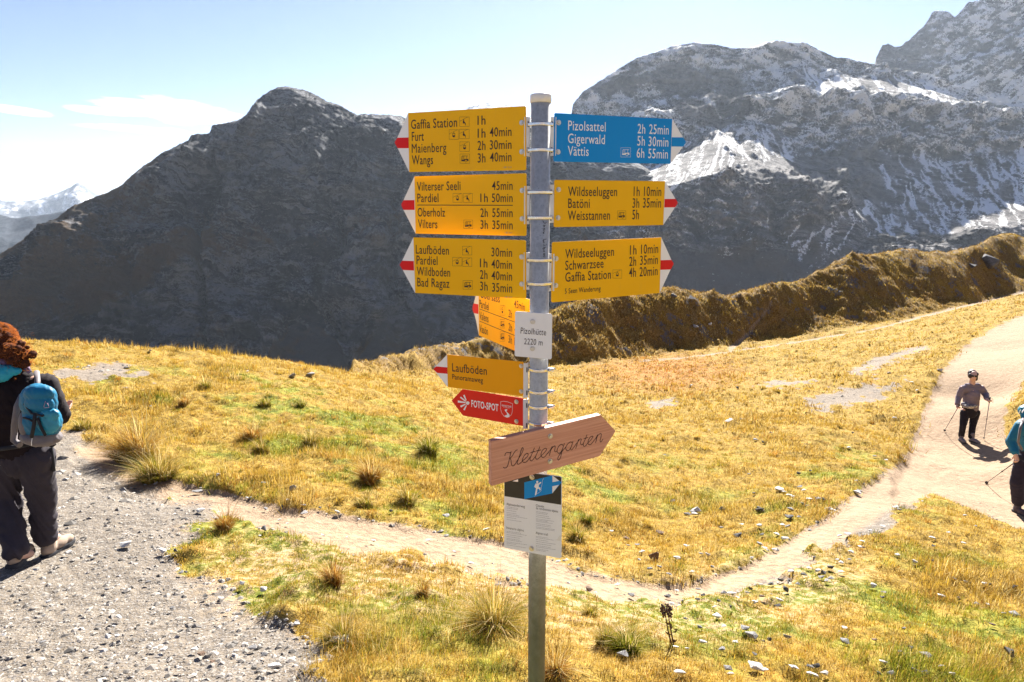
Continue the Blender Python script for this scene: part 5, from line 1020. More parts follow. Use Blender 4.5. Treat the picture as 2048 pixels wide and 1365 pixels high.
def field(nc, r0, r1, per, spread, l0, l1, wfun, seg2, power=1.0):
    a = np.radians(rng.uniform(-43, 43, nc)); r = np.sqrt(rng.uniform(r0 ** 2, r1 ** 2, nc)) if power == 1 else r0 * (r1 / r0) ** rng.uniform(0, 1, nc) ** power
    x = r * np.sin(a); y = r * np.cos(a)
    bare = grid_z(x, y, GZ['bare']); n3 = fbm(x * 1.1, y * 1.1, 3, 301); tall = sstep(.05, .5, fbm(x * .7, y * .7, 3, 305) + .2 * rng.standard_normal(nc) * .5)
    keep = rng.uniform(0, 1, nc) > sstep(.12, .62, bare + .18 * n3)
    z0 = grid_z(x, y); px_, py_, d_ = project(x, y, z0); keep &= (px_ > -60) & (px_ < 2110) & (py_ < 1460)
    x, y, tall, n3 = x[keep], y[keep], tall[keep], n3[keep]; bare = bare[keep]
    gr = grid_z(x, y, GZ['green']); hi = grid_z(x, y, GZ['hill']); ru = grid_z(x, y, GZ['rust']); dr = grid_z(x, y, GZ['dry']); n = len(x)
    kind = np.where(rng.uniform(0, 1, n) < hi, 3, np.where(rng.uniform(0, 1, n) < ru * .8, 2, np.where(rng.uniform(0, 1, n) < np.clip((gr - .24) * 1.8, 0, .85), 1, 0)))
    kind = np.where((kind == 0) & (rng.uniform(0, 1, n) < .07), 2, kind)
    cc = np.zeros((n, 3))
    for k, nm in enumerate(('straw', 'green', 'rust', 'hill')):
        m = kind == k; cc[m] = pick(nm, m.sum())
    clen = (l0 + (l1 - l0) * tall) * rng.uniform(.6, 1.25, n) * (1 - .5 * dr)
    X = np.repeat(x, per) + rng.normal(0, 1, n * per) * np.repeat(spread * (.6 + .8 * tall), per); Y = np.repeat(y, per) + rng.normal(0, 1, n * per) * np.repeat(spread * (.6 + .8 * tall), per)
    Zz = grid_z(X, Y); N = n * per
    out = np.arctan2(Y - np.repeat(y, per), X - np.repeat(x, per)); wind = -.9 + .8 * np.repeat(n3, per)
    ang = np.where(rng.uniform(0, 1, N) < .55, out, wind) + rng.normal(0, .7, N)
    ln = np.repeat(clen, per) * rng.uniform(.5, 1.2, N); lean = np.clip(rng.normal(.62, .25, N), .05, .98)
    col = np.repeat(cc, per, 0) * rng.uniform(.72, 1.25, (N, 1)) * np.array([1, 1, 1]); mixs = rng.uniform(0, 1, N) < .18; col[mixs] = pick('straw', mixs.sum())
    wd = wfun(np.hypot(X, Y)) * rng.uniform(.6, 1.3, N)
    return blades(X, Y, Zz, ln, wd, ang, lean, np.clip(col, 0, .95), seg2)
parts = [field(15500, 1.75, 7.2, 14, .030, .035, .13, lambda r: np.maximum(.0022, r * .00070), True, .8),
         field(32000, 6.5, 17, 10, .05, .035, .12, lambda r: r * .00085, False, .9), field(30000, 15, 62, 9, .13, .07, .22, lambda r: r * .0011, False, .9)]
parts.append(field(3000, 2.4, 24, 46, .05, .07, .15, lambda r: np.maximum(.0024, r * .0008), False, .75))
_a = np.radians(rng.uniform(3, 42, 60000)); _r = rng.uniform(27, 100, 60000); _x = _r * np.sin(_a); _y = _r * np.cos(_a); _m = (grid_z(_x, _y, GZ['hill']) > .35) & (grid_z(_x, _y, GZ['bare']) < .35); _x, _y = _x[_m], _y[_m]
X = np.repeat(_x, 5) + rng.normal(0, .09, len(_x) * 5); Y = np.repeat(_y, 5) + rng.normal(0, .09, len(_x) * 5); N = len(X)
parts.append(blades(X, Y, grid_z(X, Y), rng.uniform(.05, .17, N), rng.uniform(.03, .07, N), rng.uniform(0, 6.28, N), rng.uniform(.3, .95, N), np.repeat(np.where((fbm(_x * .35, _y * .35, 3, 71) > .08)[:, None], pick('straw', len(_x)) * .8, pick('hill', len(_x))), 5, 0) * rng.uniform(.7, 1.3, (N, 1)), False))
off = 0; VV, TT, CC = [], [], []
for V, T, C in parts: VV.append(V); TT.append(T + off); CC.append(C); off += len(V)
print('grass tris', sum(len(T) for _, T, _ in parts))
me = mesh_np('grass', np.concatenate(VV), np.concatenate(TT), M_blade, smooth=False, colors={'tint': np.concatenate(CC)})
link('grass', me, kind='stuff')

# ---- tussocks one can pick out
def tussock(px, py, w, h, kinds, label, n=700, lean=.55, dome=True, stems=0):
    p = hit(px, py + h * .35) or hit(px, py)
    _, _, d = project(np.array([p.x]), np.array([p.y]), np.array([p.z])); s = float(d[0]) / FPX; rad = w * s / 2; hh = h * s * .72; n = int(n * 1.5)
    a = rng.uniform(0, 2 * math.pi, n); q = np.sqrt(rng.uniform(0, 1, n)); rx = q * rad * .42 * (1 + .35 * np.sin(3 * a + px))
    x = np.cos(a) * rx; y = np.sin(a) * rx; z = grid_z(x + p.x, y + p.y) - p.z
    le = np.clip((lean + .15) * (.25 + q) + rng.normal(0, .2, n), 0, .985); ln = hh * rng.uniform(.55, 1.2, n) * 1.15
    if stems: ln[:stems] *= 1.7; le[:stems] = rng.uniform(.1, .5, stems)
    ln *= rng.uniform(.45, 1.3, n); a = np.arctan2(np.sin(a) - .45, np.cos(a) - .35); st_ = rng.uniform(0, 1, n) < .07; ln[st_] *= 1.6
    kk = rng.integers(0, len(kinds), n); col = np.zeros((n, 3))
    for i, nm in enumerate(kinds): m = kk == i; col[m] = pick(nm, m.sum())
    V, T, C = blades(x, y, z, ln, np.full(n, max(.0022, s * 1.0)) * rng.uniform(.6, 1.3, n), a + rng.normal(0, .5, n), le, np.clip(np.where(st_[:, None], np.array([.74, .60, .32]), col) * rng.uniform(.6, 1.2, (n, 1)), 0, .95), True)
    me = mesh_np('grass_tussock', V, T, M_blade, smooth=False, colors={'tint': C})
    o = link('grass_tussock', me, label=label, cat='grass tussock'); o.location = p; return o
for a in [(412, 770, 40, 22, ('green', 'straw'), 'small green and straw tussock on the left meadow, highest of its tussocks', 300), (369, 803, 36, 22, ('straw', 'rust'), 'rounded tan tussock below the highest green one on the left meadow', 300),
          (531, 806, 46, 20, ('green', 'green', 'straw'), 'wide green tussock in the middle of the left meadow', 300), (603, 809, 26, 15, ('green',), 'small dark green tussock right of the wide green one', 200),
          (273, 888, 120, 78, ('straw', 'straw', 'rust'), 'large shaggy straw tussock at the gravel edge right of the backpacker', 1500, .75, True, 60), (315, 938, 110, 62, ('straw', 'straw', 'green'), 'large shaggy tussock with green base just below the straw one', 1400, .75, True, 40),
          (164, 851, 60, 22, ('green', 'straw'), 'low green tussock beside the backpacker at the gravel edge', 400), (506, 868, 60, 34, ('straw', 'rust'), 'loose golden tussock above the left trail', 600, .7), (523, 895, 54, 26, ('straw', 'green'), 'golden green tussock just below the loose golden one', 500),
          (622, 882, 50, 32, ('green', 'straw'), 'upright pale green tussock left of the round dark green one', 500), (858, 893, 58, 36, ('green', 'green'), 'round dark green tussock left of the wooden arrow board', 700, .6), (741, 945, 66, 44, ('straw', 'rust'), 'domed tan tussock below and left of the round dark green one', 800, .6),
          (732, 1005, 54, 26, ('straw', 'green'), 'flattened tan and green tussock under the domed tan one', 500, .7), (816, 995, 50, 40, ('green', 'straw'), 'tall green and straw tussock left of the information board', 500, .6), (451, 1045, 50, 40, ('straw', 'rust'), 'spiky straw tussock standing alone below the left trail', 500, .6, True, 10),
          (669, 1152, 44, 62, ('rust', 'rust', 'straw'), 'tall rust red tussock in the left foreground', 600, .5), (986, 1228, 150, 92, ('green', 'straw', 'straw'), 'largest green and straw tussock directly left of the post', 1700, .7, True, 60), (683, 1268, 110, 44, ('green', 'straw'), 'low grey green tussock by the wide grey slab', 900, .8),
          (846, 1180, 44, 26, ('straw', 'rust'), 'small brown tussock left of the post foot', 400), (1255, 1287, 84, 52, ('green', 'green'), 'round dark green tussock right of the post foot', 1100, .6), (1153, 1068, 48, 40, ('green', 'straw'), 'bright green tussock at the right edge of the information board', 500, .6),
          (1174, 1037, 40, 20, ('green',), 'low dark green tussock above the bright green one by the board', 300), (1180, 1222, 56, 24, ('green', 'straw'), 'fresh green tussock below the trail bend', 400), (1210, 1268, 60, 40, ('straw', 'green'), 'straw tussock touching the left of the round dark green one', 500, .6), (1110, 1330, 70, 60, ('straw', 'rust'), 'straw tussock at the bottom edge right of the post', 700, .7, True, 20)]:
    tussock(*a)

# ---- gravel: many small flakes as one mesh
ps = np.array([(1, 0, 0), (.3, .8, .1), (-.7, .55, -.05), (-.8, -.5, .05), (.35, -.85, 0), (.15, .1, .42), (-.1, -.1, -.4)])
tf = np.array([(0, 1, 5), (1, 2, 5), (2, 3, 5), (3, 4, 5), (4, 0, 5)])
def chips(n, r0, r1, key, s0, s1, thr=.4, power=.8):
    a = np.radians(rng.uniform(-43, 43, n)); r = r0 * (r1 / r0) ** rng.uniform(0, 1, n) ** power; x = r * np.sin(a); y = r * np.cos(a)
    m = (grid_z(x, y, key) > thr + rng.uniform(-.3, .3, n)); x, y = x[m], y[m]; n = len(x); z = grid_z(x, y)
    s = (s0 + (s1 - s0) * rng.uniform(0, 1, n) ** 3.5)[:, None, None]; P = ps[None] * (1 + rng.uniform(-.35, .35, (n, 7, 3))); P[:, :, 1] *= .8; P[:, :, 2] *= .9
    th = rng.uniform(0, 6.283, n); c, s_ = np.cos(th)[:, None], np.sin(th)[:, None]; X = P[:, :, 0] * c - P[:, :, 1] * s_; Y = P[:, :, 0] * s_ + P[:, :, 1] * c
    V = np.stack([X, Y, P[:, :, 2] + .08 + rng.uniform(-.4, .4, (n, 1)) * X * .7 + rng.uniform(-.3, .3, (n, 1)) * Y * .6], -1) * s * .5 + np.stack([x, y, z], -1)[:, None, :]
    V = V[:, :6]; T = ((np.arange(n) * 6)[:, None, None] + tf[None]).reshape(-1, 3)
    tone = rng.choice([.10, .18, .27, .38, .52], n, p=[.12, .28, .34, .20, .06]) * rng.uniform(.85, 1.15, n)
    C = np.repeat((tone[:, None] * np.array([.90, .79, .67]))[:, None, :], 6, 1).reshape(-1, 3)
    return V.reshape(-1, 3), T, C
verge = sstep(.05, .3, GZ['bare']) * sstep(.95, .6, GZ['bare'])
stony_g = stony
parts = [chips(26000, 1.9, 7.5, GZ['gravel'], .010, .055), chips(14000, 2.6, 9, stony_g * (1 - GZ['gravel']) * GZ['trail'], .015, .075), chips(26000, 2.5, 16, verge, .012, .07, .55), chips(9000, 6, 24, np.maximum(GZ['scree'], .4 * GZ['gravel']), .03, .13), chips(5000, 2.5, 20, np.maximum(GZ['trail'], GZ['road']) * .55, .008, .04)]
off = 0; VV, TT, CC = [], [], []
for V, T, C in parts: VV.append(V); TT.append(T + off); CC.append(C); off += len(V)
t = NT('gravel_chips'); nz = t.noise(t.coord(), 60, 4, .6)
M_chip = t.done(t.bsdf(Base_Color=t.mix(t.mapr(nz, .3, .7), t.attr('tint', 'Color'), (1.25, 1.2, 1.15), 'MULTIPLY') if 0 else t.attr('tint', 'Color'), Roughness=.8))
link('gravel', mesh_np('gravel', np.concatenate(VV), np.concatenate(TT), M_chip, smooth=False, colors={'tint': np.concatenate(CC)}), kind='stuff')

# ---- dry brown plant with two seed heads
base = hit(1346, 1290)
pl = empty('dry_plant', base, label='dry brown plant with two seed heads standing alone right of the post', cat='dry plant')
M_dry = simple('dry_stem', (.10, .055, .035), .9, var=.3, varsc=80)
def tube(pts, rad, seg=6):
    bm = bmesh.new(); rings = []
    for i, p in enumerate(pts):
        p = Vector(p); d = (Vector(pts[min(i + 1, len(pts) - 1)]) - Vector(pts[max(i - 1, 0)])).normalized()
        u = d.cross(Vector((0, 1, .013))).normalized(); w = d.cross(u); r = rad[i] if isinstance(rad, (list, tuple)) else rad
        rings.append([bm.verts.new(p + (u * math.cos(2 * math.pi * k / seg) + w * math.sin(2 * math.pi * k / seg)) * r) for k in range(seg)])
    for a, b_ in zip(rings[:-1], rings[1:]):
        for k in range(seg): bm.faces.new((a[k], a[(k + 1) % seg], b_[(k + 1) % seg], b_[k])).smooth = True
    bm.faces.new(rings[0][::-1]); bm.faces.new(rings[-1]); return bm
def rel(px, py): return Vector(pix(px, py, base.y)) - base
for pts in ([(1343, 1290), (1336, 1262), (1332, 1238), (1328, 1212)], [(1347, 1290), (1342, 1262), (1338, 1240), (1338, 1214)]):
    bm_obj('stem', tube([rel(*q) for q in pts], [.0045, .0035, .003, .003]), M_dry, pl)
    top = rel(*pts[-1]); bm = bmesh.new()
    for k in range(34):
        h = random.uniform(-.055, .012); r_ = .014 * (1 - abs(h + .02) * 9); c = top + Vector((random.uniform(-1, 1) * r_, random.uniform(-1, 1) * r_, h))
        bmesh.ops.create_icosphere(bm, subdivisions=1, radius=random.uniform(.004, .008), matrix=Matrix.Translation(c) @ Euler((random.random() * 3, random.random() * 3, 0)).to_matrix().to_4x4() @ Matrix.Diagonal((1, .6, 1.5, 1)))
    bm_obj('seed_head', bm, M_dry, pl)
bm = bmesh.new()
for k in range(12):
    a = random.uniform(0, 6.28); h = random.uniform(.01, .13); c = rel(1344, 1290) + Vector((0, 0, h)); l_ = random.uniform(.02, .045); dd = Vector((math.cos(a), math.sin(a), random.uniform(-.3, .6)))
    bm.faces.new([bm.verts.new(q) for q in (c, c + dd * l_ + Vector((0, 0, .006)), c + dd * l_ * .6 - Vector((0, 0, .008)))])
bm_obj('leaf', bm, M_dry, pl, smooth='keep')['kind'] = 'stuff'
# ------------------------------------------------------------------ people
def blob(name, prims, mat, parent, voxel=.01, smooth=6, wr=None, label=None, mats=None):
    """one continuous surface grown round tapered limbs and ellipsoids"""
    bm = bmesh.new()
    for p in prims:
        if p[0] == 'c':
            _, a, ra, b, rb = p[:5]; a = Vector(a); b = Vector(b); n = max(2, int((b - a).length / (min(ra, rb) * .45)) + 1)
            for i in range(n + 1):
                f = i / n; bmesh.ops.create_icosphere(bm, subdivisions=2, radius=ra * (1 - f) + rb * f, matrix=Matrix.Translation(a.lerp(b, f)))
        else:
            _, c, rad = p[:3]; rot = Euler(p[3]).to_matrix().to_4x4() if len(p) > 3 else Matrix.Identity(4)
            bmesh.ops.create_icosphere(bm, subdivisions=3, radius=1, matrix=Matrix.Translation(c) @ rot @ Matrix.Diagonal((*rad, 1)))
    me = bpy.data.meshes.new(name); bm.to_mesh(me); bm.free()
    o = bpy.data.objects.new(name, me); COL.objects.link(o)
    m = o.modifiers.new('r', 'REMESH'); m.mode = 'VOXEL'; m.voxel_size = voxel
    m = o.modifiers.new('s', 'SMOOTH'); m.factor = .5; m.iterations = smooth
    bpy.context.view_layer.update()
    me2 = bpy.data.meshes.new_from_object(o.evaluated_get(bpy.context.evaluated_depsgraph_get()))
    bpy.data.objects.remove(o); bpy.data.meshes.remove(me); me2.name = name
    if wr:
        n = len(me2.vertices); co = np.empty(n * 3, np.float32); me2.vertices.foreach_get('co', co); co = co.reshape(-1, 3)
        no = np.empty(n * 3, np.float32); me2.vertices.foreach_get('normal', no); no = no.reshape(-1, 3)
        co += no * wr(co.astype(np.float64))[:, None].astype(np.float32); me2.vertices.foreach_set('co', co.ravel()); me2.update()
    me2.polygons.foreach_set('use_smooth', np.ones(len(me2.polygons), bool)); me2.materials.clear(); me2.materials.append(mat)
    return link(name, me2, parent, **({'label': label} if label else {}))
def folds(amp, sx=6, sz=22, seed=1):
    def f(c):
        a = fbm(c[:, 0] * sx + c[:, 1] * sx * .7, c[:, 2] * sz + 3 * np.sin(c[:, 0] * 9 + c[:, 1] * 7), 3, seed, ridged=True)
        return amp * (a - .35)
    return f
M_skin = simple('skin', (.64, .38, .28), .55, var=.06, varsc=12)
M_sole = simple('boot_sole', (.04, .04, .045), .8)
def cloth(name, col, fine=420, amt=.0006, rough=.9, var=.14):
    t = NT(name); co = t.coord(); n1 = t.noise(co, 9, 4, .6); n2 = t.noise(co, fine, 3, .6)
    b = t.bsdf(Base_Color=t.mix(t.mapr(n1, .3, .7), tuple(c * (1 - var) for c in col), tuple(c * (1 + var) for c in col)), Roughness=rough, Normal=t.bump(n2, .5, amt))
    t.set(b.inputs['Sheen Weight'], .03); t.set(b.inputs['Specular IOR Level'], .25); return t.done(b)
M_fleece = cloth('dark_fleece', (.013, .007, .009), 260, .002); M_trA = cloth('grey_trousers', (.040, .033, .042)); M_teal = cloth('teal_shell', (.02, .30, .42), rough=.5)
M_bagblue = cloth('turquoise_nylon', (.006, .145, .27), 700, .0004, .45, .1); M_baggrey = cloth('grey_nylon', (.16, .14, .145), 700, .0004, .6); M_strap = cloth('black_webbing', (.025, .025, .03), 500, .0006)
M_boot = cloth('beige_suede', (.36, .27, .20), 160, .001); M_hairA = simple('red_brown_hair', (.075, .024, .012), .9, spec=.1, bumpsc=160, bumpd=.012, var=.5, varsc=60); M_hairB = simple('dark_hair', (.035, .015, .012), .5, bumpsc=120, bumpd=.003, var=.4, varsc=40)
M_scarf = simple('violet_print', (.16, .09, .15), .8, var=.7, varsc=60)
def P(o, px, py, F): return Vector(pix(px, py, F)) - o
def hand(w, d, side, up=Vector((0, 0, 1)), curl=.8, s=1.0):
    """palm, four unequal bent fingers and a thumb as limbs, from wrist w along d"""
    d = d.normalized(); sd = d.cross(up).normalized() * side; nn = sd.cross(d).normalized() * side
    out = [('c', w, .024 * s, w + d * .07 * s, .020 * s), ('c', w + d * .02 * s + sd * .014 * s, .017 * s, w + d * .075 * s + sd * .028 * s, .013 * s), ('c', w + d * .02 * s - sd * .014 * s, .017 * s, w + d * .07 * s - sd * .028 * s, .012 * s)]
    for i, l in enumerate((.066, .076, .070, .054)):
        b = w + d * .082 * s + sd * (.030 - .020 * i) * s; k = b + (d * math.cos(curl * .6) + nn * math.sin(curl * .6)) * l * .5 * s; e = k + (d * math.cos(curl * 1.7) + nn * math.sin(curl * 1.7)) * l * .5 * s
        out += [('c', b, .0095 * s, k, .0085 * s), ('c', k, .0085 * s, e, .007 * s)]
    tb = w + d * .025 * s + sd * .03 * s; tk = tb + (d * .6 + sd * .6 + nn * .5).normalized() * .034 * s
    return out + [('c', tb, .012 * s, tk, .010 * s), ('c', tk, .010 * s, tk + (d * .8 + nn * .6).normalized() * .03 * s, .008 * s)]
def head(c, fw, r=1.0):
    """skull, jaw, nose, ears; c = centre, fw = facing"""
    fw = fw.normalized(); sd = fw.cross(Vector((0, 0, 1))).normalized(); Z = Vector((0, 0, 1)); az_ = math.atan2(-fw.x, fw.y)
    e = lambda v, rad: ('e', c + v * r, tuple(q * r for q in rad), (0, 0, az_))
    return [e(Z * .02 - fw * .008, (.074, .092, .090)), e(Z * -.035 + fw * .025, (.058, .066, .070)), e(Z * -.075 + fw * .045, (.030, .030, .026)), e(Z * -.008 + fw * .095, (.010, .018, .018)), e(Z * .012 + fw * .086, (.008, .010, .026)),
            e(Z * -.045 + fw * .084, (.022, .010, .006)), e(Z * -.054 + fw * .082, (.020, .010, .006)), e(Z * .035 + fw * .078, (.050, .014, .010)), e(sd * .074, (.010, .018, .028)), e(sd * -.074, (.010, .018, .028)),
            ('c', c - Z * .05 * r - fw * .01, .052 * r, c - Z * .17 * r - fw * .03, .056 * r)]
def boot(name, heel, toe, mat, parent, lift=0, s=1.0):
    f = (toe - heel); L = f.length; f.normalize(); sd = f.cross(Vector((0, 0, 1))).normalized(); Z = Vector((0, 0, 1))
    az_ = math.atan2(-f.x, f.y); e = lambda a, z, rad: ('e', heel + f * a + Z * z, rad, (math.atan2(f.z, math.hypot(f.x, f.y)), 0, az_))
    o = blob(name, [e(.05, .055, (.043, .062, .05)), e(.14, .05, (.046, .08, .042)), e(.215, .042, (.046, .055, .034)), ('c', heel + f * .055 + Z * .06, .044, heel + f * .05 + Z * .155, .050)], mat, parent, .008, 5, folds(.003, 14, 30, 4))
    bm = bmesh.new(); pts = []
    for a, w in [(-.012, .02), (-.006, .036), (.05, .041), (.12, .040), (.18, .050), (.24, .044), (.272, .024)]: pts.append((a, w))
    for zz in (0.0, .028):
        pass
    lo = [bm.verts.new(heel + f * a + sd * w) for a, w in pts] + [bm.verts.new(heel + f * a - sd * w) for a, w in pts[::-1]]
    fc = bm.faces.new(lo); ex = bmesh.ops.extrude_face_region(bm, geom=[fc]); bmesh.ops.translate(bm, vec=Z * .030, verts=[v for v in ex['geom'] if isinstance(v, bmesh.types.BMVert)])
    bmesh.ops.recalc_face_normals(bm, faces=bm.faces); bmesh.ops.bevel(bm, geom=list(bm.edges), offset=.004, segments=2, affect='EDGES')
    bm_obj('sole', bm, M_sole, o); return o
def pole_thing(label, tip, grip, strap=True, col=(.10, .06, .10)):
    ax = (grip - tip).normalized(); o = empty('trekking_pole', tip, label=label, cat='trekking pole')
    m = simple('pole_shaft_%d' % len(bpy.data.materials), col, .35, .5, var=.1); g = grip - tip
    bm_obj('shaft', tube([ax * .03, g * .5, g], [.005, .0062, .0075], 10), m, o); bm_obj('tip', tube([Vector((0, 0, -.005)), ax * .035], [.0018, .0045], 8), M_steel, o)
    bm = bmesh.new(); bmesh.ops.create_cone(bm, cap_ends=True, segments=14, radius1=.026, radius2=.008, depth=.012); bm_obj('basket', bm, M_strap, o, Matrix.Translation(ax * .06) @ ax.to_track_quat('Z', 'Y').to_matrix().to_4x4())
    bm_obj('joint', tube([g * .52, g * .55], [.010, .010], 10), M_strap, o)
    bm_obj('grip', tube([g - ax * .06, g, g + ax * .05, g + ax * .07], [.012, .015, .014, .018], 10), M_strap, o)
    if strap: bm_obj('strap', tube([g + ax * .06, g + ax * .05 + Vector((.05, -.02, -.01)), g + Vector((.065, -.02, -.05)), g + Vector((.02, 0, -.02))], .004, 5), M_strap, o)
    return o

# A: the backpacker at the left edge, walking away
gA = hit(92, 1104); gB = hit(36, 1148); o0 = Vector((gA.x * .5 + gB.x * .5, (gA.y + gB.y) / 2, (gA.z + gB.z) / 2)); print('A', gA, gB); FA = (gA.y + gB.y) / 2
A = empty('person', o0, label='person seen from behind at the left edge in dark fleece and grey trousers', cat='person')
p = lambda px, py, F=FA: P(o0, px, py, F)
hipL, hipR = p(8, 925), p(76, 925); kR = p(86, 1005, FA + .06); kL = p(16, 1010, FA + .02); aR = p(90, 1078, FA + .12); aL = p(32, 1112, FA - .12)
shL, shR = p(-62, 765), p(88, 768); elR = p(112, 830, FA + .0); wrR = p(117, 822, FA + .26); nk = p(16, 735); hd = p(6, 690)
elL = p(-92, 830); wrL = p(-90, 850, FA + .26)
bodyA = [('c', hipL, .075, kL, .05), ('c', kL, .05, aL, .036), ('c', hipR, .075, kR, .05), ('c', kR, .05, aR, .036), ('c', p(34, 905), .13, p(20, 800), .13), ('c', shL, .055, shR, .055), ('c', nk, .055, hd, .055),
         ('c', shR, .05, elR, .04), ('c', elR, .04, wrR, .028), ('c', shL, .05, elL, .04), ('c', elL, .04, wrL, .028), ('c', aR, .036, aR + Vector((0, .12, -.05)), .03), ('c', aL, .036, aL + Vector((0, .12, -.05)), .03)] + head(hd + Vector((0, 0, 0)), Vector((-.15, 1, 0))) + hand(wrR, Vector((-.1, 1, -.1)), 1) + hand(wrL, Vector((.1, 1, -.1)), -1)
blob('body', bodyA, M_skin, A, .009, 4)
w1 = folds(.009, 7, 20, 5); w2 = folds(.020, 5, 8, 8)
blob('trousers', [('c', p(36, 908), .135, p(44, 918), .13), ('c', p(10, 915), .11, p(74, 915), .11), ('c', p(10, 925), .105, kL + Vector((0, 0, .06)), .088), ('c', kL + Vector((0, 0, .06)), .086, aL + Vector((0, 0, .05)), .078), ('c', p(72, 925), .108, kR + Vector((0, 0, .05)), .088), ('c', kR + Vector((0, 0, .05)), .086, aR + Vector((0, 0, .025)), .076)], M_trA, A, .011, 5, w2)
blob('jacket', [('c', p(34, 888), .150, p(20, 820), .160), ('c', p(20, 820), .165, p(18, 785), .155), ('c', p(-36, 774), .088, p(60, 776), .088), ('c', p(-10, 752), .075, p(40, 754), .075), ('c', p(90, 772), .085, elR + Vector((.02, 0, 0)), .070), ('c', elR + Vector((.02, 0, 0)), .070, elR.lerp(wrR, .75) + Vector((.01, 0, 0)), .056), ('c', p(-55, 778), .082, elL, .066), ('c', elL, .066, elL.lerp(wrL, .7), .052)], M_fleece, A, .011, 4, w1)
blob('hood', [('e', p(2, 742, FA - .12), (.135, .035, .042), (.5, 0, .0)), ('e', p(-8, 752, FA - .14), (.09, .03, .05), (.4, 0, 0)), ('c', p(-40, 736, FA - .06), .028, p(50, 730, FA - .05), .018)], M_teal, A, .009, 4, folds(.008, 9, 20, 3), label='turquoise hood lining hanging over the back')
blob('scarf', [('c', p(-25, 728), .045, p(46, 728), .040), ('c', p(40, 724, FA - .06), .03, p(58, 742, FA - .08), .018), ('c', p(-20, 726, FA - .07), .034, p(36, 728, FA - .07), .03)], M_scarf, A, .008, 4, folds(.008, 20, 30, 6))
random.seed(21)
hp = [('e', hd + Vector((-.01, -.015, .035)), (.084, .095, .094))]
for i in range(60):
    a = random.uniform(0, 6.283); b = random.uniform(-.5, 1.4); c = hd + Vector((-.01, -.02, .02)) + Vector((math.cos(a) * math.cos(b) * .088, math.sin(a) * math.cos(b) * .093 - .01, math.sin(b) * .10))
    if c.y > hd.y + .06 and c.z < hd.z + .05: continue
    hp.append(('e', c, (random.uniform(.016, .026),) * 3))
for i in range(55):
    c = p(38, 712, FA - .08) + Vector((random.gauss(0, .028), random.gauss(0, .026), random.gauss(0, .035))); hp.append(('e', c, (random.uniform(.010, .022),) * 3))
hp.append(('c', hd + Vector((.02, -.09, 0)), .05, p(34, 708, FA - .09), .045))
blob('hair', hp, M_hairA, A, .0065, 2, lambda c: .012 * fbm(c[:, 0] * 42 + c[:, 1] * 20, c[:, 2] * 42 + c[:, 1] * 17, 3, 9, ridged=True), label='curly reddish brown hair gathered at the neck')
# loose curls, back light painted in as a brighter orange than the hair
vs, fs = [], []
for i in range(3200):
    if i < 2100: a = random.uniform(0, 6.283); b = random.uniform(-.3, 1.5); c = hd + Vector((-.01 + math.cos(a) * math.cos(b) * .103, -.02 + math.sin(a) * math.cos(b) * .108, .03 + math.sin(b) * .108))
    else: c = p(38, 712, FA - .08) + Vector((random.gauss(0, .034), random.gauss(0, .03), random.gauss(0, .04)))
    r_ = random.uniform(.006, .015); ax1 = Vector((random.gauss(0, 1), random.gauss(0, 1), random.gauss(0, 1))).normalized(); ax2 = ax1.orthogonal().normalized(); k0 = random.uniform(0, 6)
    for k in range(9):
        q = c + (ax1 * math.cos(k0 + k * .6) + ax2 * math.sin(k0 + k * .6)) * r_; n_ = Vector((random.uniform(-1, 1), 0, 1)).normalized() * .0008
        vs += [q - n_, q + n_]
        if k: j = len(vs); fs.append((j - 4, j - 2, j - 1, j - 3))
me = bpy.data.meshes.new('curls'); me.from_pydata([tuple(v) for v in vs], [], fs); t = NT('back_lit_curls'); d_ = t.n('ShaderNodeBsdfDiffuse', {'Color': (.30, .10, .035, 1)}); tr = t.n('ShaderNodeBsdfTranslucent', {'Color': (.50, .16, .04, 1)}); mx = t.n('ShaderNodeMixShader', {0: .5}); t.t.links.new(d_.outputs[0], mx.inputs[1]); t.t.links.new(tr.outputs[0], mx.inputs[2]); me.materials.append(t.done(mx)); link('curls', me, A, kind='stuff')
boot('boot', aR * 1 + Vector((0, -.03, -aR.z + gA.z - o0.z + .0)), aR + Vector((.02, .2, -aR.z + gA.z - o0.z)), M_boot, A)
hz0 = gB.z - o0.z; b_ = Vector((aL.x, aL.y - .05, hz0 + .012)); boot('boot', b_, b_ + Vector((-.05, .22, -.012)), M_boot, A)
# belt gear
bm_obj('belt', tube([p(-60, 900, FA - .10), p(-10, 900, FA - .19), p(40, 893, FA - .18), p(85, 884, FA - .12), p(96, 882, FA)], .014, 8), M_strap, A)
# backpack: its own thing
bc = p(86, 838, FA - .25) + o0; BP = empty('backpack', bc, label='turquoise and grey backpack on the back of the left person', cat='backpack')
q = lambda px, py, F=FA - .27: Vector(pix(px, py, F)) - bc
fb = folds(.007, 9, 12, 14)
blob('bag', [('e', q(76, 800), (.118, .10, .125)), ('e', q(82, 845), (.135, .105, .13)), ('e', q(82, 790), (.10, .09, .085))], M_bagblue, BP, .009, 4, fb)
blob('lid', [('e', q(78, 782, FA - .33), (.105, .06, .060), (.5, 0, 0)), ('e', q(78, 806, FA - .35), (.100, .045, .075))], M_bagblue, BP, .008, 4, folds(.006, 12, 14, 15))
blob('base', [('e', q(80, 876), (.130, .112, .060)), ('e', q(92, 882), (.10, .11, .05))], M_baggrey, BP, .009, 4, fb, label='grey base panel')
blob('side_panel', [('e', q(47, 852, FA - .30), (.042, .07, .100), (0, 0, .4))], M_baggrey, BP, .008, 4)
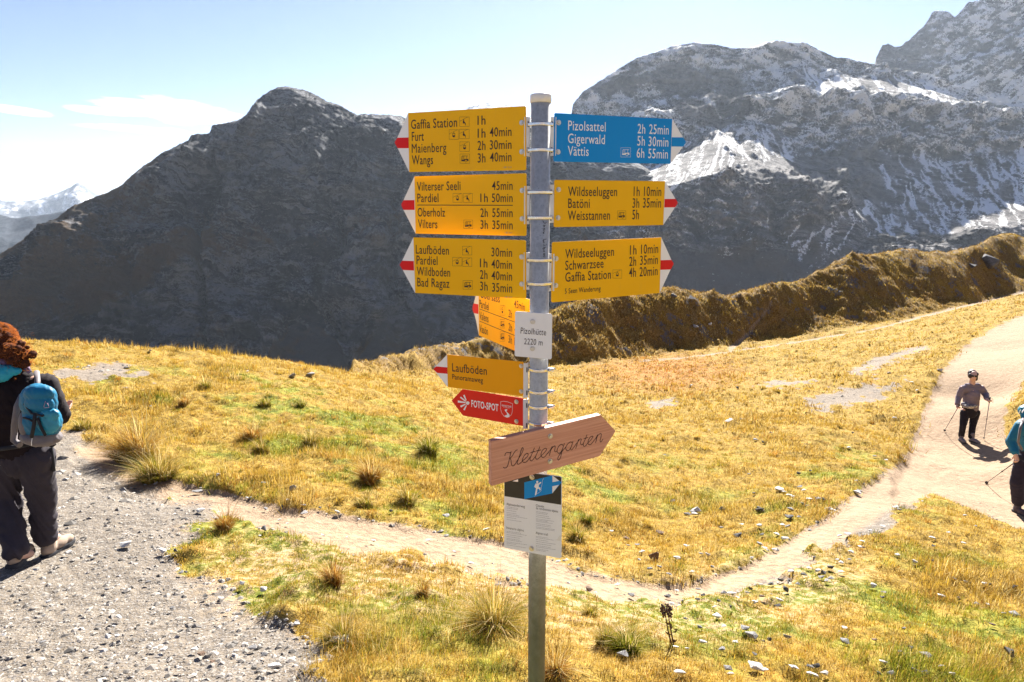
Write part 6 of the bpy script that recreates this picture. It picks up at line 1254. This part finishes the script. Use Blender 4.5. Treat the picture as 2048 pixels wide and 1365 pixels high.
blob('front_pocket', [('e', q(98, 846, FA - .35), (.078, .050, .080), (0, .1, 0)), ('e', q(100, 828, FA - .365), (.07, .035, .04))], simple('light_turquoise_nylon', (.012, .22, .34), .5, bumpsc=60, bumpd=.003), BP, .008, 4, folds(.006, 10, 12, 17))
for pts, r_ in [([(44, 805), (60, 826), (84, 832), (108, 822)], .008), ([(68, 828), (66, 850), (60, 880)], .013), ([(74, 836), (82, 858), (92, 876)], .010), ([(42, 836), (56, 840), (66, 846)], .007)]:
    bm_obj('strap', tube([q(a, b, FA - .405) if 50 < a < 100 else q(a, b, FA - .36) for a, b in pts], r_, 6), M_strap, BP)
BP.scale = (.88, .88, .90)
for pts, r_ in [([(72, 735, -.02), (74, 752, -.10), (72, 775, -.22)], .020), ([(40, 785, -.16), (28, 810, -.20), (22, 850, -.20), (20, 885, -.16), (34, 896, -.2)], .022)]:
    bm_obj('shoulder_strap', tube([q(a, b, FA + c) for a, b, c in pts], r_, 8), M_baggrey, BP)
bm_obj('emblem', tube([q(88, 812, FA - .397), q(92, 799, FA - .39), q(95, 806, FA - .393), q(97, 803, FA - .39), q(100, 813, FA - .395), q(88, 814, FA - .398)], .0016, 4), simple('emblem_pink', (.6, .35, .5), .6), BP)
bm_obj('cord', tube([q(62, 880, FA - .39), q(60, 890, FA - .39), q(60, 898, FA - .39)], .0025, 5), M_white, BP)
fp = p(103, 895, FA + .0) + o0
PD = empty('folded_pole', fp, label='folded black pole hanging at the right hip of the left person', cat='trekking pole')
bm_obj('shaft', tube([Vector((0, 0, 0)), Vector((-.01, 0, -.30)) * .55], [.012, .012], 8), M_strap, PD); bm_obj('grip', tube([Vector((0, 0, .01)), Vector((.015, -.01, .03)), Vector((.03, -.01, .015))], .014, 8), M_strap, PD)

# B: the woman walking towards the camera
fL = hit(1918, 881); fR = hit(1941, 884); FB = (fL.y + fR.y) / 2; o1 = (fL + fR) / 2
B = empty('person', o1, label='person in grey sweater, sunglasses and black trousers walking towards the signpost', cat='person')
sc = FB / 14.4
p = lambda px, py, F=0: P(o1, px, py, FB + F * sc)
hd = p(1946, 752, -.02); nk = p(1945, 768); shl, shr = p(1924, 774), p(1965, 775); ell, elr = p(1917, 795), p(1972, 790, -.05); wrl, wrr = p(1914, 810, -.12), p(1973, 799, -.28)
hl, hr = p(1930, 822), p(1949, 822); kl, kr = p(1926, 850, -.08), p(1945, 852, -.02); al, ar = p(1922, 874, .05), p(1942, 876, -.1)
fwd = Vector((-.35, -1, 0))
bodyB = [('c', p(1940, 818), .13, p(1943, 785), .125), ('c', shl - Vector((0, 0, .02)), .042, shr - Vector((0, 0, .02)), .042), ('c', shl - Vector((0, 0, .02)), .042, ell, .038), ('c', ell, .038, wrl, .026), ('c', shr, .045, elr, .038), ('c', elr, .038, wrr, .026), ('c', hl, .075, kl, .05), ('c', kl, .05, al, .036), ('c', hr, .075, kr, .05), ('c', kr, .05, ar, .036), ('c', nk - Vector((0, 0, .05)), .055, nk + Vector((0, 0, .08)), .052)] + head(hd, fwd)
bodyB += hand(wrl, Vector((-.1, -.7, -.6)), 1, curl=1.3) + hand(wrr, Vector((.1, -.8, -.3)), -1, curl=1.3)
blob('body', bodyB, M_skin, B, .009, 3)
blob('sweater', [('c', p(1941, 814), .160, p(1943, 790), .168), ('c', p(1927, 778), .087, p(1961, 779), .087), ('c', p(1934, 772), .06, p(1956, 772), .06), ('c', p(1924, 780), .075, ell, .062), ('c', ell, .062, ell.lerp(wrl, .85), .05), ('c', p(1964, 781), .075, elr, .062), ('c', elr, .062, elr.lerp(wrr, .8), .05)], cloth('grey_sweater', (.21, .17, .20)), B, .010, 4, folds(.012, 5, 12, 31))
blob('trousers', [('c', p(1940, 816), .155, p(1940, 824), .15), ('c', p(1930, 826), .102, kl, .070), ('c', kl, .070, al + Vector((0, 0, .03)), .062), ('c', p(1950, 826), .102, kr, .070), ('c', kr, .070, ar + Vector((0, 0, .03)), .064)], cloth('black_trousers', (.016, .014, .022)), B, .010, 4, folds(.008, 6, 20, 33))
hb_ = [('e', hd + Vector((0, .02, .042)) - fwd.normalized() * .035, (.084, .088, .086)), ('c', hd + Vector((.085, .05, .02)), .045, hd + Vector((.10, .04, -.09)), .035), ('e', hd + Vector((-.07, 0, .0)), (.026, .06, .055)), ('e', hd + Vector((.055, -.01, .04)), (.045, .05, .045))]
blob('hair', hb_, M_hairB, B, .008, 3, lambda c: .005 * fbm(c[:, 0] * 60, c[:, 2] * 30, 2, 3, ridged=True))
fn = fwd.normalized(); sdv = fn.cross(Vector((0, 0, 1))).normalized()
bmg = bmesh.new()
for s_ in (-1, 1): bmesh.ops.create_icosphere(bmg, subdivisions=2, radius=1, matrix=Matrix.Translation(hd + fn * .095 + sdv * .034 * s_ + Vector((0, 0, .012))) @ Euler((0, 0, math.atan2(-fn.x, fn.y))).to_matrix().to_4x4() @ Matrix.Diagonal((.032, .010, .022, 1)))
sg = bm_obj('sunglasses', bmg, simple('dark_lens', (.01, .01, .012), .12), B)
bm_obj('frame', tube([hd + fn * .10 - sdv * .066 + Vector((0, 0, .02)), hd + fn * .104 + Vector((0, 0, .02)), hd + fn * .10 + sdv * .066 + Vector((0, 0, .02))], .004, 6), M_strap, sg)
t = NT('checked_cloth'); w = t.n('ShaderNodeTexChecker', {'Vector': t.coord((1, 1, 1)), 'Scale': 28.0, 'Color1': (.55, .50, .42, 1), 'Color2': (.22, .20, .22, 1)}); M_chk = t.done(t.bsdf(Base_Color=w.outputs[0], Roughness=.8))
wb = blob('waist_bag', [('c', p(1928, 813, -.17), .035, p(1952, 813, -.17), .035), ('e', p(1940, 814, -.20), (.10, .05, .045))], M_chk, B, .008, 4, label='light checked waist bag')
bm_obj('zip', tube([p(1932, 811, -.25), p(1940, 812, -.262), p(1948, 811, -.25)], .005, 5), M_strap, wb)
blob('shirt_hem', [('c', p(1926, 809, -.06), .05, p(1954, 809, -.06), .05), ('e', p(1940, 810, 0), (.172, .16, .05))], cloth('patterned_hem', (.30, .28, .30), var=.5), B, .010, 4)
boot('shoe', Vector((al.x, al.y + .03, fL.z - o1.z)), Vector((al.x - .05, al.y - .2, fL.z - o1.z)), cloth('grey_shoe', (.20, .17, .18)), B)
boot('shoe', Vector((ar.x, ar.y + .03, fR.z - o1.z)), Vector((ar.x + .04, ar.y - .2, fR.z - o1.z)), cloth('grey_shoe', (.20, .17, .18)), B)
tl = hit(1888, 863); tr_ = hit(1967, 882)
pole_thing('trekking pole slanting down to the left from the hand of the grey-sweatered walker', tl, o1 + wrl + Vector((-.01, -.07, -.02)))
pole_thing('upright trekking pole on the right side of the grey-sweatered walker', tr_, o1 + wrr + Vector((.01, -.08, 0)))

# C: the walker cut off by the right edge
fC = hit(2036, 1026); FC = fC.y; o2 = fC.copy(); sc = FC / 8.7
Cc = empty('person', o2, label='person in teal jacket and dark trousers cut off by the right edge', cat='person')
p = lambda px, py, F=0: P(o2, px, py, FC + F * sc)
hd = p(2074, 796, -.12); sh = p(2042, 848, -.10); sh2 = p(2092, 846, .05); el = p(2022, 884, -.10); wr_ = p(2031, 908, -.24); el2 = p(2108, 885, -.05); wr2 = p(2100, 905, -.25)
hpL, hpR = p(2048, 918, -.02), p(2075, 918, .05); kn = p(2034, 965, -.05); an = p(2035, 1008, .0); kn2 = p(2085, 965, .1); an2 = p(2098, 1004, .3)
bodyC = [('c', p(2062, 912), .13, p(2066, 850, -.04), .13), ('c', sh, .05, sh2, .05), ('c', sh, .05, el, .04), ('c', el, .04, wr_, .028), ('c', sh2, .05, el2, .04), ('c', el2, .04, wr2, .028), ('c', hpL, .08, kn, .052), ('c', kn, .052, an, .038), ('c', hpR, .08, kn2, .052), ('c', kn2, .052, an2, .038), ('c', p(2068, 835), .055, hd, .05)] + head(hd, Vector((-.5, -1, -.2))) + hand(wr_, Vector((.10, -.35, -.8)), 1, up=Vector((-1, 0, 0)), curl=1.2) + hand(wr2, Vector((0, -.6, -.6)), -1, curl=1.0)
blob('body', bodyC, M_skin, Cc, .009, 3)
M_tj = cloth('teal_jacket', (.012, .145, .24), 500, .0005, .6)
blob('jacket', [('c', p(2064, 893), .160, p(2066, 855, -.04), .165), ('c', p(2046, 850, -.08), .085, p(2090, 850, .04), .085), ('c', p(2042, 853, -.1), .082, el, .068), ('c', el, .068, el.lerp(wr_, .85), .052), ('c', p(2094, 853, .05), .082, el2, .068), ('c', el2, .068, el2.lerp(wr2, .85), .052), ('c', p(2050, 832), .06, p(2085, 832), .06)], M_tj, Cc, .010, 4, folds(.010, 5, 11, 41))
blob('trousers', [('c', p(2062, 905), .15, p(2062, 915), .15), ('c', p(2048, 918), .115, kn, .092), ('c', kn, .092, an + Vector((0, 0, .04)), .078), ('c', p(2076, 918), .115, kn2, .09), ('c', kn2, .09, an2, .076)], cloth('dark_trousers', (.030, .024, .036)), Cc, .010, 4, folds(.009, 5, 20, 43))
blob('hair', [('e', hd + Vector((0, .02, .04)), (.09, .10, .09))], M_hairB, Cc, .009, 3)
boot('boot', Vector((an.x, an.y + .05, 0)), Vector((an.x + .02, an.y - .2, 0)), cloth('dark_boot', (.09, .07, .08)), Cc)
g2 = hit(2100, 1012) or fC; boot('boot', Vector((an2.x, an2.y + .05, H(o2.x + an2.x, o2.y + an2.y) - o2.z)), Vector((an2.x, an2.y - .2, H(o2.x + an2.x, o2.y + an2.y) - o2.z)), cloth('dark_boot', (.09, .07, .08)), Cc)
bk = p(2080, 835, .18) + o2; KP = empty('backpack', bk, label='teal backpack with white markings above the shoulder at the right edge', cat='backpack')
q = lambda px, py, F=.18: Vector(pix(px, py, FC + F * sc)) - bk
blob('bag', [('e', q(2082, 850), (.16, .12, .22)), ('e', q(2058, 822, .05), (.14, .11, .09))], cloth('teal_nylon', (.01, .17, .25), 500, .0005, .5), KP, .010, 4, folds(.008, 8, 12, 51))
bm_obj('marking', tube([q(2037, 828, -.05), q(2041, 820, -.07), q(2044, 826, -.07), q(2048, 818, -.07)], .006, 5), M_white, KP)
bm_obj('shoulder_strap', tube([q(2046, 838, -.1), q(2040, 858, -.3), q(2036, 885, -.3), q(2044, 900, -.28)], .016, 6), M_baggrey, KP)
tC = hit(1972, 967); gC = o2 + wr_ + Vector((.03, -.05, -.05)); dC = (gC - tC).normalized()
pole_thing('trekking pole slanting down left from the hand of the teal-jacketed person', tC, gC, col=(.05, .03, .05))
